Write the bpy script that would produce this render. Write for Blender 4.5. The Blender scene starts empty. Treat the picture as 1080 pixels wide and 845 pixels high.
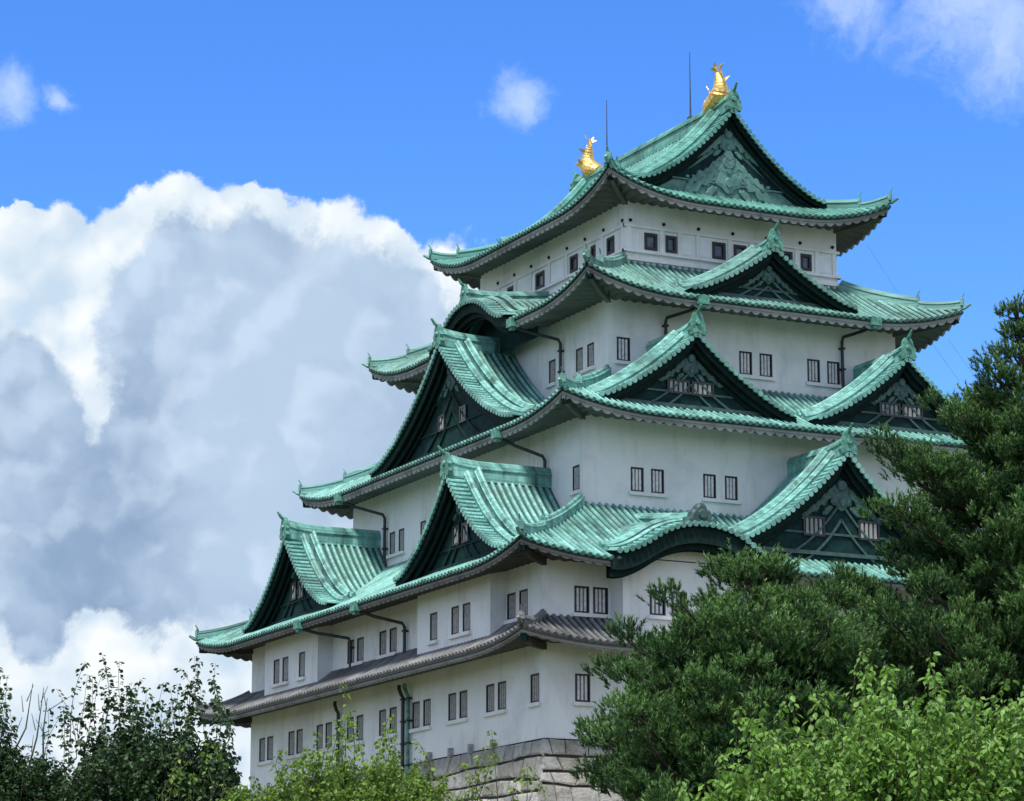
import bpy, math, random
import numpy as np
from mathutils import Vector, Matrix

random.seed(7)
rng = np.random.default_rng(11)
SC = bpy.context.scene
COL = SC.collection
PI = math.pi

# ------------------------------------------------------------------ camera
CAM_POS = (-76.4116, -136.7132, -13.0352)
CAM_YAW, CAM_PITCH = 0.4606, 0.2108
cam_d = bpy.data.cameras.new('camera')
cam = bpy.data.objects.new('camera', cam_d)
COL.objects.link(cam)
cam.location = CAM_POS
cam.rotation_euler = (PI / 2 + CAM_PITCH, 0, -CAM_YAW)
cam_d.sensor_width = 36
cam_d.lens = 36 * 3126.15 / 1080
cam_d.clip_start = 0.5
cam_d.clip_end = 6000
SC.camera = cam

# ------------------------------------------------------------------ light
SUN_DIR = Vector((-0.40, -0.40, 1.05)).normalized()
SUN_EL = math.asin(SUN_DIR.z)
SUN_AZ = math.atan2(SUN_DIR.x, SUN_DIR.y)
SUN_STRENGTH = 2.6
SKY_STRENGTH = 0.1
EXPOSURE = 0.98
sun_d = bpy.data.lights.new('sun', 'SUN')
sun_d.energy = SUN_STRENGTH
sun_d.angle = math.radians(10)
sun_d.color = (1.0, 0.955, 0.88)
sun = bpy.data.objects.new('sun', sun_d)
COL.objects.link(sun)
sun.rotation_euler = SUN_DIR.to_track_quat('Z', 'Y').to_euler()
sun.location = (-60, -60, 80)
SC.view_settings.view_transform = 'Standard'
SC.view_settings.look = 'None'
SC.view_settings.gamma = 1.0
SC.view_settings.use_curve_mapping = False
SC.view_settings.exposure = EXPOSURE


# ------------------------------------------------------------------ node helper
class NT:
    def __init__(self, tree):
        self.t = tree
        tree.nodes.clear()

    def n(self, kind, **kw):
        nd = self.t.nodes.new(kind)
        ins = kw.pop('ins', {})
        for k, v in kw.items():
            setattr(nd, k, v)
        for k, v in ins.items():
            s = nd.inputs[k]
            if isinstance(v, bpy.types.NodeSocket):
                self.t.links.new(v, s)
            else:
                s.default_value = v
        return nd

    def math(self, op, a, b=0.0, c=0.0, clamp=False):
        nd = self.n('ShaderNodeMath', operation=op, ins={0: a, 1: b, 2: c})
        nd.use_clamp = clamp
        return nd.outputs[0]

    def ramp(self, v, lo, hi, smooth=True, a=0.0, b=1.0):
        nd = self.n('ShaderNodeMapRange', ins={'Value': v, 'From Min': lo, 'From Max': hi, 'To Min': a, 'To Max': b})
        nd.interpolation_type = 'SMOOTHSTEP' if smooth else 'LINEAR'
        return nd.outputs[0]

    def mix(self, f, a, b, blend='MIX'):
        nd = self.n('ShaderNodeMix', data_type='RGBA', blend_type=blend)
        for i, v in ((0, f), (6, a), (7, b)):
            if isinstance(v, bpy.types.NodeSocket):
                self.t.links.new(v, nd.inputs[i])
            else:
                nd.inputs[i].default_value = v if i == 0 else (*v, 1.0)
        return nd.outputs[2]

    def noise(self, vec, scale, detail=5.0, rough=0.55, dist=0.0, lac=2.0):
        return self.n('ShaderNodeTexNoise', ins={'Vector': vec, 'Scale': scale, 'Detail': detail, 'Roughness': rough,
                                                 'Distortion': dist, 'Lacunarity': lac}).outputs['Fac']

    def link(self, a, b):
        self.t.links.new(a, b)


# ------------------------------------------------------------------ world: sky and cumulus
_fw = np.array([math.sin(CAM_YAW) * math.cos(CAM_PITCH), math.cos(CAM_YAW) * math.cos(CAM_PITCH), math.sin(CAM_PITCH)])
_rt = np.array([math.cos(CAM_YAW), -math.sin(CAM_YAW), 0.0])
_up = np.cross(_rt, _fw)


def sky_dir(u, v):
    """compass direction of a place in the sky"""
    d = _fw + _rt * (u - 540) / 3126.15 - _up * (v - 422.5) / 3126.15
    return tuple(d / np.linalg.norm(d))


def build_world():
    w = bpy.data.worlds.new('World')
    SC.world = w
    w.use_nodes = True
    T = NT(w.node_tree)
    sky = T.n('ShaderNodeTexSky', sky_type='NISHITA')
    sky.sun_disc = False
    sky.sun_elevation = SUN_EL
    sky.sun_rotation = SUN_AZ
    sky.altitude = 50
    sky.air_density = 1.0
    sky.dust_density = 0.3
    sky.ozone_density = 2.0
    hs = T.n('ShaderNodeHueSaturation', ins={'Hue': 0.512, 'Saturation': 1.32, 'Value': 1.12, 'Color': sky.outputs[0]})
    base = T.mix(1.0, hs.outputs[0], (0.63, 0.83, 1.02), 'MULTIPLY')
    tc = T.n('ShaderNodeTexCoord')
    d = tc.outputs['Generated']
    px = 1 / 3126.15
    # warp for billows
    w1 = T.n('ShaderNodeTexNoise', ins={'Vector': d, 'Scale': 26.0, 'Detail': 6.0, 'Roughness': 0.62})
    wv = T.n('ShaderNodeVectorMath', operation='SUBTRACT', ins={0: w1.outputs['Color'], 1: (0.5, 0.5, 0.5)})
    ws = T.n('ShaderNodeVectorMath', operation='SCALE', ins={0: wv.outputs[0], 'Scale': 0.032})
    dw = T.n('ShaderNodeVectorMath', operation='ADD', ins={0: d, 1: ws.outputs[0]}).outputs[0]

    def blobs(lst, k=0.12):
        out = None
        for (u, v, r) in lst:
            ds = T.n('ShaderNodeVectorMath', operation='DISTANCE', ins={0: dw, 1: sky_dir(u, v)}).outputs['Value']
            f = T.math('MULTIPLY_ADD', ds, -1 / (r * px), 1.0)
            out = f if out is None else T.math('SMOOTH_MAX', out, f, k)
        return out

    fb = T.noise(dw, 40.0, 9.0, 0.60)
    fine = T.noise(dw, 120.0, 6.0, 0.6)
    big = T.noise(dw, 15.0, 5.0, 0.52)

    def puff(vec):
        """rounded billows at two sizes"""
        o = None
        for scale, wgt in ((22.0, 1.0), (50.0, 0.5), (110.0, 0.22)):
            v = T.n('ShaderNodeTexVoronoi', voronoi_dimensions='3D', feature='F1', ins={'Vector': vec, 'Scale': scale, 'Randomness': 1.0}).outputs['Distance']
            t = T.math('MULTIPLY_ADD', T.math('MULTIPLY', v, v), -wgt * 1.3, wgt)
            o = t if o is None else T.math('ADD', o, t)
        return T.math('MULTIPLY', o, 0.58)
    w2 = T.n('ShaderNodeVectorMath', operation='SCALE', ins={0: T.n('ShaderNodeVectorMath', operation='SUBTRACT', ins={
        0: T.n('ShaderNodeTexNoise', ins={'Vector': d, 'Scale': 60.0, 'Detail': 5.0, 'Roughness': 0.6}).outputs['Color'], 1: (0.5, 0.5, 0.5)}).outputs[0], 'Scale': 0.010})
    dp = T.n('ShaderNodeVectorMath', operation='ADD', ins={0: d, 1: w2.outputs[0]}).outputs[0]
    pf = puff(dp)
    po = puff(T.n('ShaderNodeVectorMath', operation='ADD', ins={0: dp, 1: tuple(_up * 0.0070 - _rt * 0.0060)}).outputs[0])
    # white towers behind
    white = blobs([(60, 300, 80), (20, 240, 30), (-10, 340, 60), (150, 280, 80), (205, 275, 78), (275, 270, 72), (335, 295, 75), (405, 305, 65), (440, 330, 55),
                   (30, 370, 110), (120, 350, 120), (250, 350, 140), (380, 390, 150), (60, 480, 200), (250, 490, 260),
                   (430, 540, 220), (110, 690, 190), (300, 650, 250), (20, 770, 260), (520, 710, 250), (520, 440, 110)])
    wd = T.math('ADD', T.math('ADD', white, T.math('MULTIPLY_ADD', pf, 0.55, -0.30)), T.math('MULTIPLY_ADD', fb, 0.5, -0.22))
    wa = T.ramp(wd, 0.0, 0.13)
    # grey masses in front
    grey = blobs([(190, 325, 95), (280, 335, 105), (390, 355, 85), (210, 420, 115), (330, 430, 165), (210, 530, 130), (420, 500, 145),
                  (10, 455, 85), (50, 540, 110), (40, 615, 75), (170, 610, 75), (300, 560, 165), (460, 410, 75), (110, 560, 105)], 0.1)
    gd = T.math('ADD', T.math('ADD', grey, T.math('MULTIPLY_ADD', pf, 0.6, -0.33)), T.math('MULTIPLY_ADD', fb, 0.95, -0.44))
    ga = T.ramp(gd, 0.0, 0.24)
    # relief: billows against billows a little way towards the light
    rel = T.math('SUBTRACT', pf, po)
    rel = T.math('MULTIPLY_ADD', rel, 2.1, 0.52, clamp=True)
    ig = 1.0 / SKY_STRENGTH
    sc = lambda c, k=1.0: tuple(x * ig * k for x in c)
    wcol = T.mix(rel, sc((0.30, 0.375, 0.455)), sc((0.50, 0.522, 0.53)))
    gcol = T.mix(T.ramp(big, 0.34, 0.66), sc((0.125, 0.185, 0.285)), sc((0.245, 0.318, 0.415)))
    gcol = T.mix(T.math('MULTIPLY', T.ramp(rel, 0.40, 0.95), 0.34), gcol, sc((0.39, 0.47, 0.55)))
    ccol = T.mix(T.math('MULTIPLY', ga, 0.95), wcol, gcol)
    # thin veils high up
    veil = blobs([(1015, -15, 125), (1065, 40, 90), (900, -5, 75), (15, 98, 44), (70, 100, 24), (548, 96, 42)], 0.05)
    va = T.ramp(T.math('ADD', veil, T.math('MULTIPLY_ADD', fine, 0.9, -0.5)), 0.0, 0.95)
    c1 = T.mix(T.math('MULTIPLY', va, 0.52), base, sc((0.42, 0.49, 0.60)))
    # unseen broken cloud added behind and beside the viewer to whiten the ambient light
    facing = T.n('ShaderNodeVectorMath', operation='DOT_PRODUCT', ins={0: d, 1: tuple(_fw)}).outputs['Value']
    rest = T.ramp(facing, 0.955, 0.90)
    cum = T.ramp(T.noise(d, 3.2, 6.0, 0.6), 0.40, 0.54)
    c1 = T.mix(T.math('MULTIPLY', rest, cum), c1, sc((0.43, 0.45, 0.485)))
    c2 = T.mix(wa, c1, ccol)
    bg = T.n('ShaderNodeBackground', ins={'Color': c2, 'Strength': SKY_STRENGTH})
    out = T.n('ShaderNodeOutputWorld')
    T.link(bg.outputs[0], out.inputs[0])
    w.cycles.sampling_method = 'MANUAL'
    w.cycles.sample_map_resolution = 512


build_world()


# ------------------------------------------------------------------ materials
def new_mat(name):
    m = bpy.data.materials.new(name)
    m.use_nodes = True
    return m, NT(m.node_tree)


def finish(T, col, rough=0.6, bump=None, bump_s=0.3, bump_d=0.03, metal=0.0, spec=0.5, extra=None):
    p = T.n('ShaderNodeBsdfPrincipled')
    for nm, v in (('Base Color', col), ('Roughness', rough), ('Metallic', metal), ('Specular IOR Level', spec)):
        if isinstance(v, bpy.types.NodeSocket):
            T.link(v, p.inputs[nm])
        else:
            p.inputs[nm].default_value = (*v, 1.0) if nm == 'Base Color' else v
    if bump is not None:
        b = T.n('ShaderNodeBump', ins={'Height': bump, 'Strength': bump_s, 'Distance': bump_d})
        T.link(b.outputs[0], p.inputs['Normal'])
    out = T.n('ShaderNodeOutputMaterial')
    T.link(p.outputs[0], out.inputs[0])
    return p


def tile_mat(name, dark, mid, light, worn, rough=0.5, course=0.32):
    m, T = new_mat(name)
    geo = T.n('ShaderNodeTexCoord').outputs['Object']
    at = T.n('ShaderNodeAttribute', attribute_name='st')
    st = at.outputs['Vector']
    sep = T.n('ShaderNodeSeparateXYZ', ins={0: st})
    # streaks along the slope, one tint per tile row, and broad weathering
    streak = T.n('ShaderNodeMapping', ins={'Vector': st, 'Scale': (2.6, 0.35, 0.0)}).outputs[0]
    s1 = T.noise(streak, 1.0, 4.0, 0.6)
    broad = T.noise(geo, 0.35, 4.0, 0.6)
    fine = T.noise(geo, 9.0, 4.0, 0.65)
    f = T.math('ADD', T.math('MULTIPLY', s1, 0.55), T.math('MULTIPLY', broad, 0.45))
    f = T.ramp(f, 0.33, 0.66)
    c = T.mix(f, mid, light)
    c = T.mix(T.math('MULTIPLY', T.ramp(T.noise(geo, 0.22, 5.0, 0.66), 0.50, 0.66), 0.55), c, worn)
    run = T.noise(T.n('ShaderNodeMapping', ins={'Vector': st, 'Scale': (1.1, 0.16, 0.0)}).outputs[0], 1.0, 5.0, 0.7)
    c = T.mix(T.math('MULTIPLY', T.ramp(run, 0.50, 0.70), 0.85), c, dark)
    c = T.mix(T.ramp(fine, 0.56, 0.82), c, dark)
    cell = T.n('ShaderNodeTexWhiteNoise', noise_dimensions='3D')
    sn = T.n('ShaderNodeVectorMath', operation='SNAP', ins={0: st, 1: (0.37, course, 1.0)})
    T.link(sn.outputs[0], cell.inputs['Vector'])
    c = T.mix(T.ramp(cell.outputs['Value'], 0.3, 1.0, a=0.0, b=0.30), c, dark)
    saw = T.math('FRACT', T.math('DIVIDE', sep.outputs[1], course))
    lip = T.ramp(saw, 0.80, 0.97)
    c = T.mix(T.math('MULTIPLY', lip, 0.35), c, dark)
    h = T.math('ADD', T.math('MULTIPLY', saw, 0.7), T.math('MULTIPLY', fine, 0.5))
    # pans between rows darkened: shade of the gaps painted in, with dirt and patina
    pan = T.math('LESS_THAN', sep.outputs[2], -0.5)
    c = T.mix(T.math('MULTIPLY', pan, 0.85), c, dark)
    finish(T, c, rough, h, 0.5, 0.03, 0.0, 0.5)
    return m


def simple_mat(name, col, col2=None, rough=0.6, scale=3.0, bump=0.15, metal=0.0, stretch=(1, 1, 1), spec=0.5):
    m, T = new_mat(name)
    geo = T.n('ShaderNodeTexCoord').outputs['Object']
    mp = T.n('ShaderNodeMapping', ins={'Vector': geo, 'Scale': stretch}).outputs[0]
    nz = T.noise(mp, scale, 5.0, 0.6)
    c = T.mix(T.ramp(nz, 0.32, 0.70), col, col2 or tuple(x * 0.7 for x in col))
    finish(T, c, rough, nz, bump, 0.03, metal, spec)
    return m


def plaster_mat(name, col, stain, amount=0.5):
    m, T = new_mat(name)
    geo = T.n('ShaderNodeTexCoord').outputs['Object']
    v = T.n('ShaderNodeMapping', ins={'Vector': geo, 'Scale': (0.9, 0.9, 0.20)}).outputs[0]
    run = T.noise(v, 1.3, 6.0, 0.68)
    blot = T.noise(geo, 0.33, 5.0, 0.6)
    fine = T.noise(geo, 14.0, 3.0, 0.6)
    thin = T.noise(T.n('ShaderNodeMapping', ins={'Vector': geo, 'Scale': (3.4, 3.4, 0.10)}).outputs[0], 1.0, 4.0, 0.75)
    patch = T.n('ShaderNodeTexVoronoi', feature='F1', ins={'Vector': T.n('ShaderNodeMapping', ins={'Vector': geo, 'Scale': (0.30, 0.30, 0.42)}).outputs[0], 'Scale': 1.0}).outputs['Color']
    pv = T.n('ShaderNodeSeparateColor', ins={0: patch}).outputs[0]
    a = T.math('MULTIPLY', T.ramp(run, 0.48, 0.78), amount)
    c = T.mix(a, col, stain)
    c = T.mix(T.math('MULTIPLY', T.ramp(blot, 0.46, 0.72), amount * 0.8), c, tuple(s * 0.92 for s in stain))
    c = T.mix(T.math('MULTIPLY', T.ramp(thin, 0.58, 0.76), amount * 0.55), c, tuple(s * 0.75 for s in stain))
    c = T.mix(T.ramp(pv, 0.0, 1.0, a=0.0, b=0.16), c, tuple(s * 1.1 for s in stain))
    finish(T, c, 0.85, fine, 0.12, 0.02, 0.0, 0.25)
    return m


def stone_mat():
    m, T = new_mat('castle_stone')
    geo = T.n('ShaderNodeTexCoord').outputs['Object']
    at = T.n('ShaderNodeAttribute', attribute_name='tint').outputs['Fac']
    n1 = T.noise(geo, 2.4, 6.0, 0.65)
    n2 = T.noise(geo, 0.5, 4.0, 0.6)
    n3 = T.noise(geo, 11.0, 5.0, 0.65)
    c = T.mix(at, (0.26, 0.25, 0.225), (0.48, 0.465, 0.43))
    c = T.mix(T.ramp(n1, 0.45, 0.75), c, (0.17, 0.16, 0.145))
    c = T.mix(T.math('MULTIPLY', T.ramp(n2, 0.5, 0.7), 0.5), c, (0.30, 0.25, 0.17))
    h = T.math('ADD', n1, T.math('MULTIPLY', n3, 0.5))
    finish(T, c, 0.9, h, 0.9, 0.14, 0.0, 0.2)
    return m


def leaf_mat(name, dark, light, trans, rough=0.5, tfac=0.35):
    m, T = new_mat(name)
    at = T.n('ShaderNodeAttribute', attribute_name='tint').outputs['Fac']
    c = T.mix(at, dark, light)
    p = T.n('ShaderNodeBsdfPrincipled', ins={'Base Color': c, 'Roughness': rough, 'Specular IOR Level': 0.35})
    tr = T.n('ShaderNodeBsdfTranslucent', ins={'Color': T.mix(0.6, c, trans)})
    mx = T.n('ShaderNodeMixShader', ins={0: tfac, 1: p.outputs[0], 2: tr.outputs[0]})
    out = T.n('ShaderNodeOutputMaterial')
    T.link(mx.outputs[0], out.inputs[0])
    return m


M = {}
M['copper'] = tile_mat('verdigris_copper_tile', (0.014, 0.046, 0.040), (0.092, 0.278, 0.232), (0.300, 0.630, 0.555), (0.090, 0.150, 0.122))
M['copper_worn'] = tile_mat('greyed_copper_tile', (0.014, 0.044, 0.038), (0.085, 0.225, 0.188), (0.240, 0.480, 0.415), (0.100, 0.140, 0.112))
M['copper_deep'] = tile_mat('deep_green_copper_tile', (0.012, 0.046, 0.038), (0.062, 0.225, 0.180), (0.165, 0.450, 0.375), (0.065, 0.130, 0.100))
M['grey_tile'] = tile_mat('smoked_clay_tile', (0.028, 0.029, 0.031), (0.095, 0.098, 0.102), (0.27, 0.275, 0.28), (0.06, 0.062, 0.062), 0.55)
M['copper_trim'] = simple_mat('verdigris_copper_trim', (0.110, 0.330, 0.250), (0.035, 0.120, 0.092), 0.5, 5.0, 0.3)
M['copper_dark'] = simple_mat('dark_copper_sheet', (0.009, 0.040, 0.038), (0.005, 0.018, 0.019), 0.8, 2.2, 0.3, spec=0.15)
M['copper_relief'] = simple_mat('tarnished_relief', (0.055, 0.135, 0.120), (0.018, 0.050, 0.046), 0.55, 6.0, 0.4)
M['copper_mid'] = simple_mat('grey_green_copper_sheet', (0.042, 0.102, 0.092), (0.020, 0.052, 0.048), 0.55, 3.0, 0.3)
M['copper_pale'] = simple_mat('pale_verdigris_sheet', (0.100, 0.235, 0.205), (0.050, 0.130, 0.115), 0.55, 3.0, 0.3)
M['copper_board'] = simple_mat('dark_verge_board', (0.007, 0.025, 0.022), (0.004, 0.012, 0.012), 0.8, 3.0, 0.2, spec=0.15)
M['plaster'] = plaster_mat('white_plaster', (0.82, 0.815, 0.81), (0.45, 0.445, 0.435), 0.48)
M['soffit'] = plaster_mat('shaded_weathered_eave_plaster', (0.14, 0.145, 0.135), (0.06, 0.063, 0.06), 0.8)  # stained plaster, its tone darkened to paint in shade under the eaves
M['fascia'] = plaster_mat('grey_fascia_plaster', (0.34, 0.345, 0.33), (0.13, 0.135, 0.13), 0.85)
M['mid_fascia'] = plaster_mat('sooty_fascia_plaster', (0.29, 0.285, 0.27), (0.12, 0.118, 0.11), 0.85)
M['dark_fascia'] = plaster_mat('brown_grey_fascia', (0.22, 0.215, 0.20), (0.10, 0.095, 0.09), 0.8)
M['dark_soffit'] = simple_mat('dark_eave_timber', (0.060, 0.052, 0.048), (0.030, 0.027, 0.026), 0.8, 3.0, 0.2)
M['window_dark'] = simple_mat('dark_window_opening', (0.012, 0.012, 0.014), (0.020, 0.016, 0.016), 0.35, 4.0, 0.05)
M['frame'] = simple_mat('dark_window_frame', (0.030, 0.029, 0.030), (0.018, 0.017, 0.017), 0.6, 8.0, 0.1)
M['bar_pale'] = simple_mat('pale_window_bar', (0.78, 0.76, 0.76), (0.56, 0.54, 0.54), 0.8, 6.0, 0.1)
M['bar'] = simple_mat('grey_window_bar', (0.40, 0.385, 0.375), (0.24, 0.23, 0.225), 0.8, 6.0, 0.1)
M['bar_red'] = simple_mat('red_window_backing', (0.40, 0.030, 0.035), (0.25, 0.02, 0.025), 0.8, 5.0, 0.1)  # plain red backing inside one window
M['glass'] = simple_mat('window_pane', (0.16, 0.18, 0.20), (0.08, 0.09, 0.11), 0.15, 2.0, 0.02)
M['pipe'] = simple_mat('dark_drain_pipe', (0.020, 0.027, 0.027), (0.012, 0.015, 0.015), 0.45, 5.0, 0.1)
M['gold'] = simple_mat('gilded_scales', (0.90, 0.66, 0.25), (0.66, 0.40, 0.10), 0.38, 9.0, 0.7, 0.85)
M['iron'] = simple_mat('grey_iron', (0.045, 0.06, 0.09), (0.03, 0.035, 0.05), 0.5, 8.0, 0.1)
M['stone'] = stone_mat()
M['joint'] = simple_mat('dark_stone_joint', (0.06, 0.055, 0.048), (0.03, 0.028, 0.024), 0.95, 4.0, 0.3)
M['bark'] = simple_mat('rough_bark', (0.060, 0.048, 0.038), (0.028, 0.023, 0.019), 0.9, 9.0, 0.8, 0.0, (1, 1, 0.3))
M['twig'] = simple_mat('green_brown_twig', (0.075, 0.085, 0.040), (0.045, 0.045, 0.028), 0.9, 9.0, 0.3)
M['grass'] = simple_mat('short_grass', (0.055, 0.085, 0.028), (0.085, 0.080, 0.040), 0.95, 0.9, 0.6)
M['gravel'] = simple_mat('pale_gravel', (0.28, 0.26, 0.22), (0.19, 0.175, 0.15), 0.95, 12.0, 0.5)


# ------------------------------------------------------------------ mesh collecting
class MB:
    def __init__(self):
        self.v, self.f, self.st, self.mi = [], [], [], []

    def add(self, vs, fs, st=None, mi=0):
        o = len(self.v)
        self.v.extend(vs)
        self.st.extend(st if st is not None else [(v[0] + v[1], v[2], 0.0) for v in vs])
        self.f.extend([tuple(i + o for i in f) for f in fs])
        self.mi.extend([mi] * len(fs))

    def grid(self, rows, st=None, closed=False, mi=0, keep=None):
        n, m = len(rows), len(rows[0])
        vs = [p for r in rows for p in r]
        fs = []
        for i in range(n - 1):
            for j in range(m if closed else m - 1):
                if keep and not keep(i, j):
                    continue
                k = (j + 1) % m
                fs.append((i * m + j, i * m + k, (i + 1) * m + k, (i + 1) * m + j))
        self.add(vs, fs, [p for r in st for p in r] if st else None, mi)

    def box(self, c, ax, ay, az, mi=0):
        """box with centre c and half-axis vectors"""
        c, ax, ay, az = (np.array(x, float) for x in (c, ax, ay, az))
        vs = [tuple(c + i * ax + j * ay + k * az) for i in (-1, 1) for j in (-1, 1) for k in (-1, 1)]
        self.add(vs, [(0, 1, 3, 2), (4, 6, 7, 5), (0, 4, 5, 1), (2, 3, 7, 6), (0, 2, 6, 4), (1, 5, 7, 3)], None, mi)

    def sweep(self, pts, prof, side=None, caps=True, mi=0):
        """closed profile [(across, up)] along pts; side = fixed across vector or None (horizontal)"""
        P = np.array(pts, float)
        n = len(P)
        tg = np.gradient(P, axis=0)
        tg /= np.linalg.norm(tg, axis=1)[:, None] + 1e-9
        rows = []
        for i in range(n):
            if side is None:
                sd = np.cross(tg[i], (0, 0, 1.0))
                ln = np.linalg.norm(sd)
                sd = sd / ln if ln > 1e-6 else np.array((1.0, 0, 0))
            else:
                sd = np.array(side, float)
            up = np.cross(sd, tg[i])
            up /= np.linalg.norm(up) + 1e-9
            if up[2] < 0 and side is not None:
                up = -up
            rows.append([tuple(P[i] + a * sd + b * up) for a, b in prof])
        self.grid(rows, None, True, mi)
        if caps:
            m = len(prof)
            self.add(rows[0], [tuple(range(m))], None, mi)
            self.add(rows[-1], [tuple(range(m))], None, mi)

    def tube(self, pts, radii, seg=8, mi=0, cap=True):
        P = np.array(pts, float)
        if np.isscalar(radii):
            radii = [radii] * len(P)
        tg = np.gradient(P, axis=0)
        tg /= np.linalg.norm(tg, axis=1)[:, None] + 1e-9
        rows = []
        ref = np.array((0.31, 0.17, 0.93))
        for i in range(len(P)):
            a = np.cross(tg[i], ref)
            if np.linalg.norm(a) < 0.15:
                a = np.cross(tg[i], (1.0, 0, 0))
            a /= np.linalg.norm(a)
            b = np.cross(tg[i], a)
            rows.append([tuple(P[i] + radii[i] * (math.cos(t) * a + math.sin(t) * b)) for t in np.linspace(0, 2 * PI, seg, False)])
        self.grid(rows, None, True, mi)
        if cap:
            self.add(rows[0], [tuple(range(seg))], None, mi)
            self.add(rows[-1], [tuple(range(seg))], None, mi)

    def roll(self, pts, side, r, lat, rid, cap=True, n=5, base=0.0):
        """half-round tile row along pts, lying on the roof"""
        P = np.array(pts, float)
        sd = np.array(side, float)
        tg = np.gradient(P, axis=0)
        tg /= np.linalg.norm(tg, axis=1)[:, None] + 1e-9
        ln = np.concatenate([[0], np.cumsum(np.linalg.norm(np.diff(P, axis=0), axis=1))])
        rows, st = [], []
        for i in range(len(P)):
            up = np.cross(sd, tg[i])
            if up[2] < 0:
                up = -up
            rows.append([tuple(P[i] + r * (math.cos(t) * sd + (math.sin(t) + 0.15) * up)) for t in np.linspace(0, PI, n)])
            st.append([(lat, base + ln[i], rid)] * n)
        self.grid(rows, st)
        if cap:
            # round end tile, slightly proud
            up = np.cross(sd, tg[0])
            if up[2] < 0:
                up = -up
            out = -tg[0]
            ring0 = [tuple(P[0] + 1.18 * r * (math.cos(t) * sd + math.sin(t) * up + 0.15 * up) + 0.05 * out) for t in np.linspace(0, 2 * PI, 8, False)]
            ring1 = [tuple(np.array(q) - 0.13 * out) for q in ring0]
            o = [(lat, 0.29, rid)] * 8
            self.add(ring0 + ring1, [tuple(range(8))] + [(i, (i + 1) % 8, 8 + (i + 1) % 8, 8 + i) for i in range(8)], o + o)

    def build(self, name, mats, parent=None, smooth=False, tint=None):
        me = bpy.data.meshes.new(name)
        me.from_pydata([tuple(map(float, v)) for v in self.v], [], self.f)
        a = me.attributes.new('st', 'FLOAT_VECTOR', 'POINT')
        a.data.foreach_set('vector', np.array(self.st, np.float32).ravel())
        for m in (mats if isinstance(mats, (list, tuple)) else [mats]):
            me.materials.append(m)
        if len(me.polygons):
            me.polygons.foreach_set('material_index', self.mi)
            if smooth:
                me.polygons.foreach_set('use_smooth', [True] * len(me.polygons))
        if tint is not None:
            t = me.attributes.new('tint', 'FLOAT', 'POINT')
            t.data.foreach_set('value', np.array(tint, np.float32))
        me.update()
        o = bpy.data.objects.new(name, me)
        COL.objects.link(o)
        if parent is not None:
            o.parent = parent
        return o


def thing(name, label, cat, loc=(0, 0, 0), group=None):
    o = bpy.data.objects.new(name, None)
    o.empty_display_size = 0.5
    COL.objects.link(o)
    o.location = loc
    o['label'] = label
    o['category'] = cat
    if group:
        o['group'] = group
    return o


# ------------------------------------------------------------------ ground
GZ = -14.64


def ground():
    b = MB()
    n = 40
    R = 1500.0
    xs = np.sign(np.linspace(-1, 1, n)) * np.abs(np.linspace(-1, 1, n)) ** 2 * R
    b.grid([[(x, y, GZ) for x in xs] for y in xs])
    o = b.build('ground', M['grass'])
    o['kind'] = 'structure'
    b = MB()
    path = [(-110, -128), (-85, -138.5), (-76, -139), (-60, -132), (-40, -118), (-10, -95), (25, -80)]
    P = np.array(path, float)
    t = np.linspace(0, len(P) - 1, 60)
    X = np.interp(t, range(len(P)), P[:, 0])
    Y = np.interp(t, range(len(P)), P[:, 1])
    rows = []
    for i in range(60):
        d = np.array((X[min(i + 1, 59)] - X[max(i - 1, 0)], Y[min(i + 1, 59)] - Y[max(i - 1, 0)]))
        d /= np.linalg.norm(d)
        rows.append([(X[i] - d[1] * k, Y[i] + d[0] * k, GZ + 0.004) for k in (-3, 0, 3)])
    b.grid(rows)
    o = b.build('path', M['gravel'])
    o['kind'] = 'structure'


ground()

# ------------------------------------------------------------------ castle frame
FACES = {'A': ((1, 0, 0), (0, -1, 0)), 'B': ((0, 1, 0), (-1, 0, 0)), 'C': ((1, 0, 0), (0, 1, 0)), 'D': ((0, 1, 0), (1, 0, 0))}
HALF = {1: (15.9, 18.0), 2: (15.9, 18.0), 3: (11.65, 13.8), 4: (8.5, 10.6), 5: (6.35, 8.5)}
OVER = {1: 2.30, 2: 2.45, 3: 2.30, 4: 2.55, 5: 2.10}
ZE = {1: 4.12, 2: 7.95, 3: 15.88, 4: 22.68, 5: 28.5}
ZT = {1: 5.55, 2: 11.72, 3: 18.92, 4: 25.45, 5: 30.1}
UPT = {1: 0.55, 2: 0.72, 3: 0.78, 4: 1.05, 5: 1.25}
PITCH = 0.37


def P(face, s, q, z):
    a, n = FACES[face]
    return (a[0] * s + n[0] * q, a[1] * s + n[1] * q, z)


def lens(face, hx, hy):
    """half length along the face and distance of the face"""
    return (hx, hy) if face in 'AC' else (hy, hx)


castle = thing('castle_keep', 'white Japanese castle keep with tiered green copper roofs and golden fish on top', 'castle', (0, 0, 0))
castle_parts = castle


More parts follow.
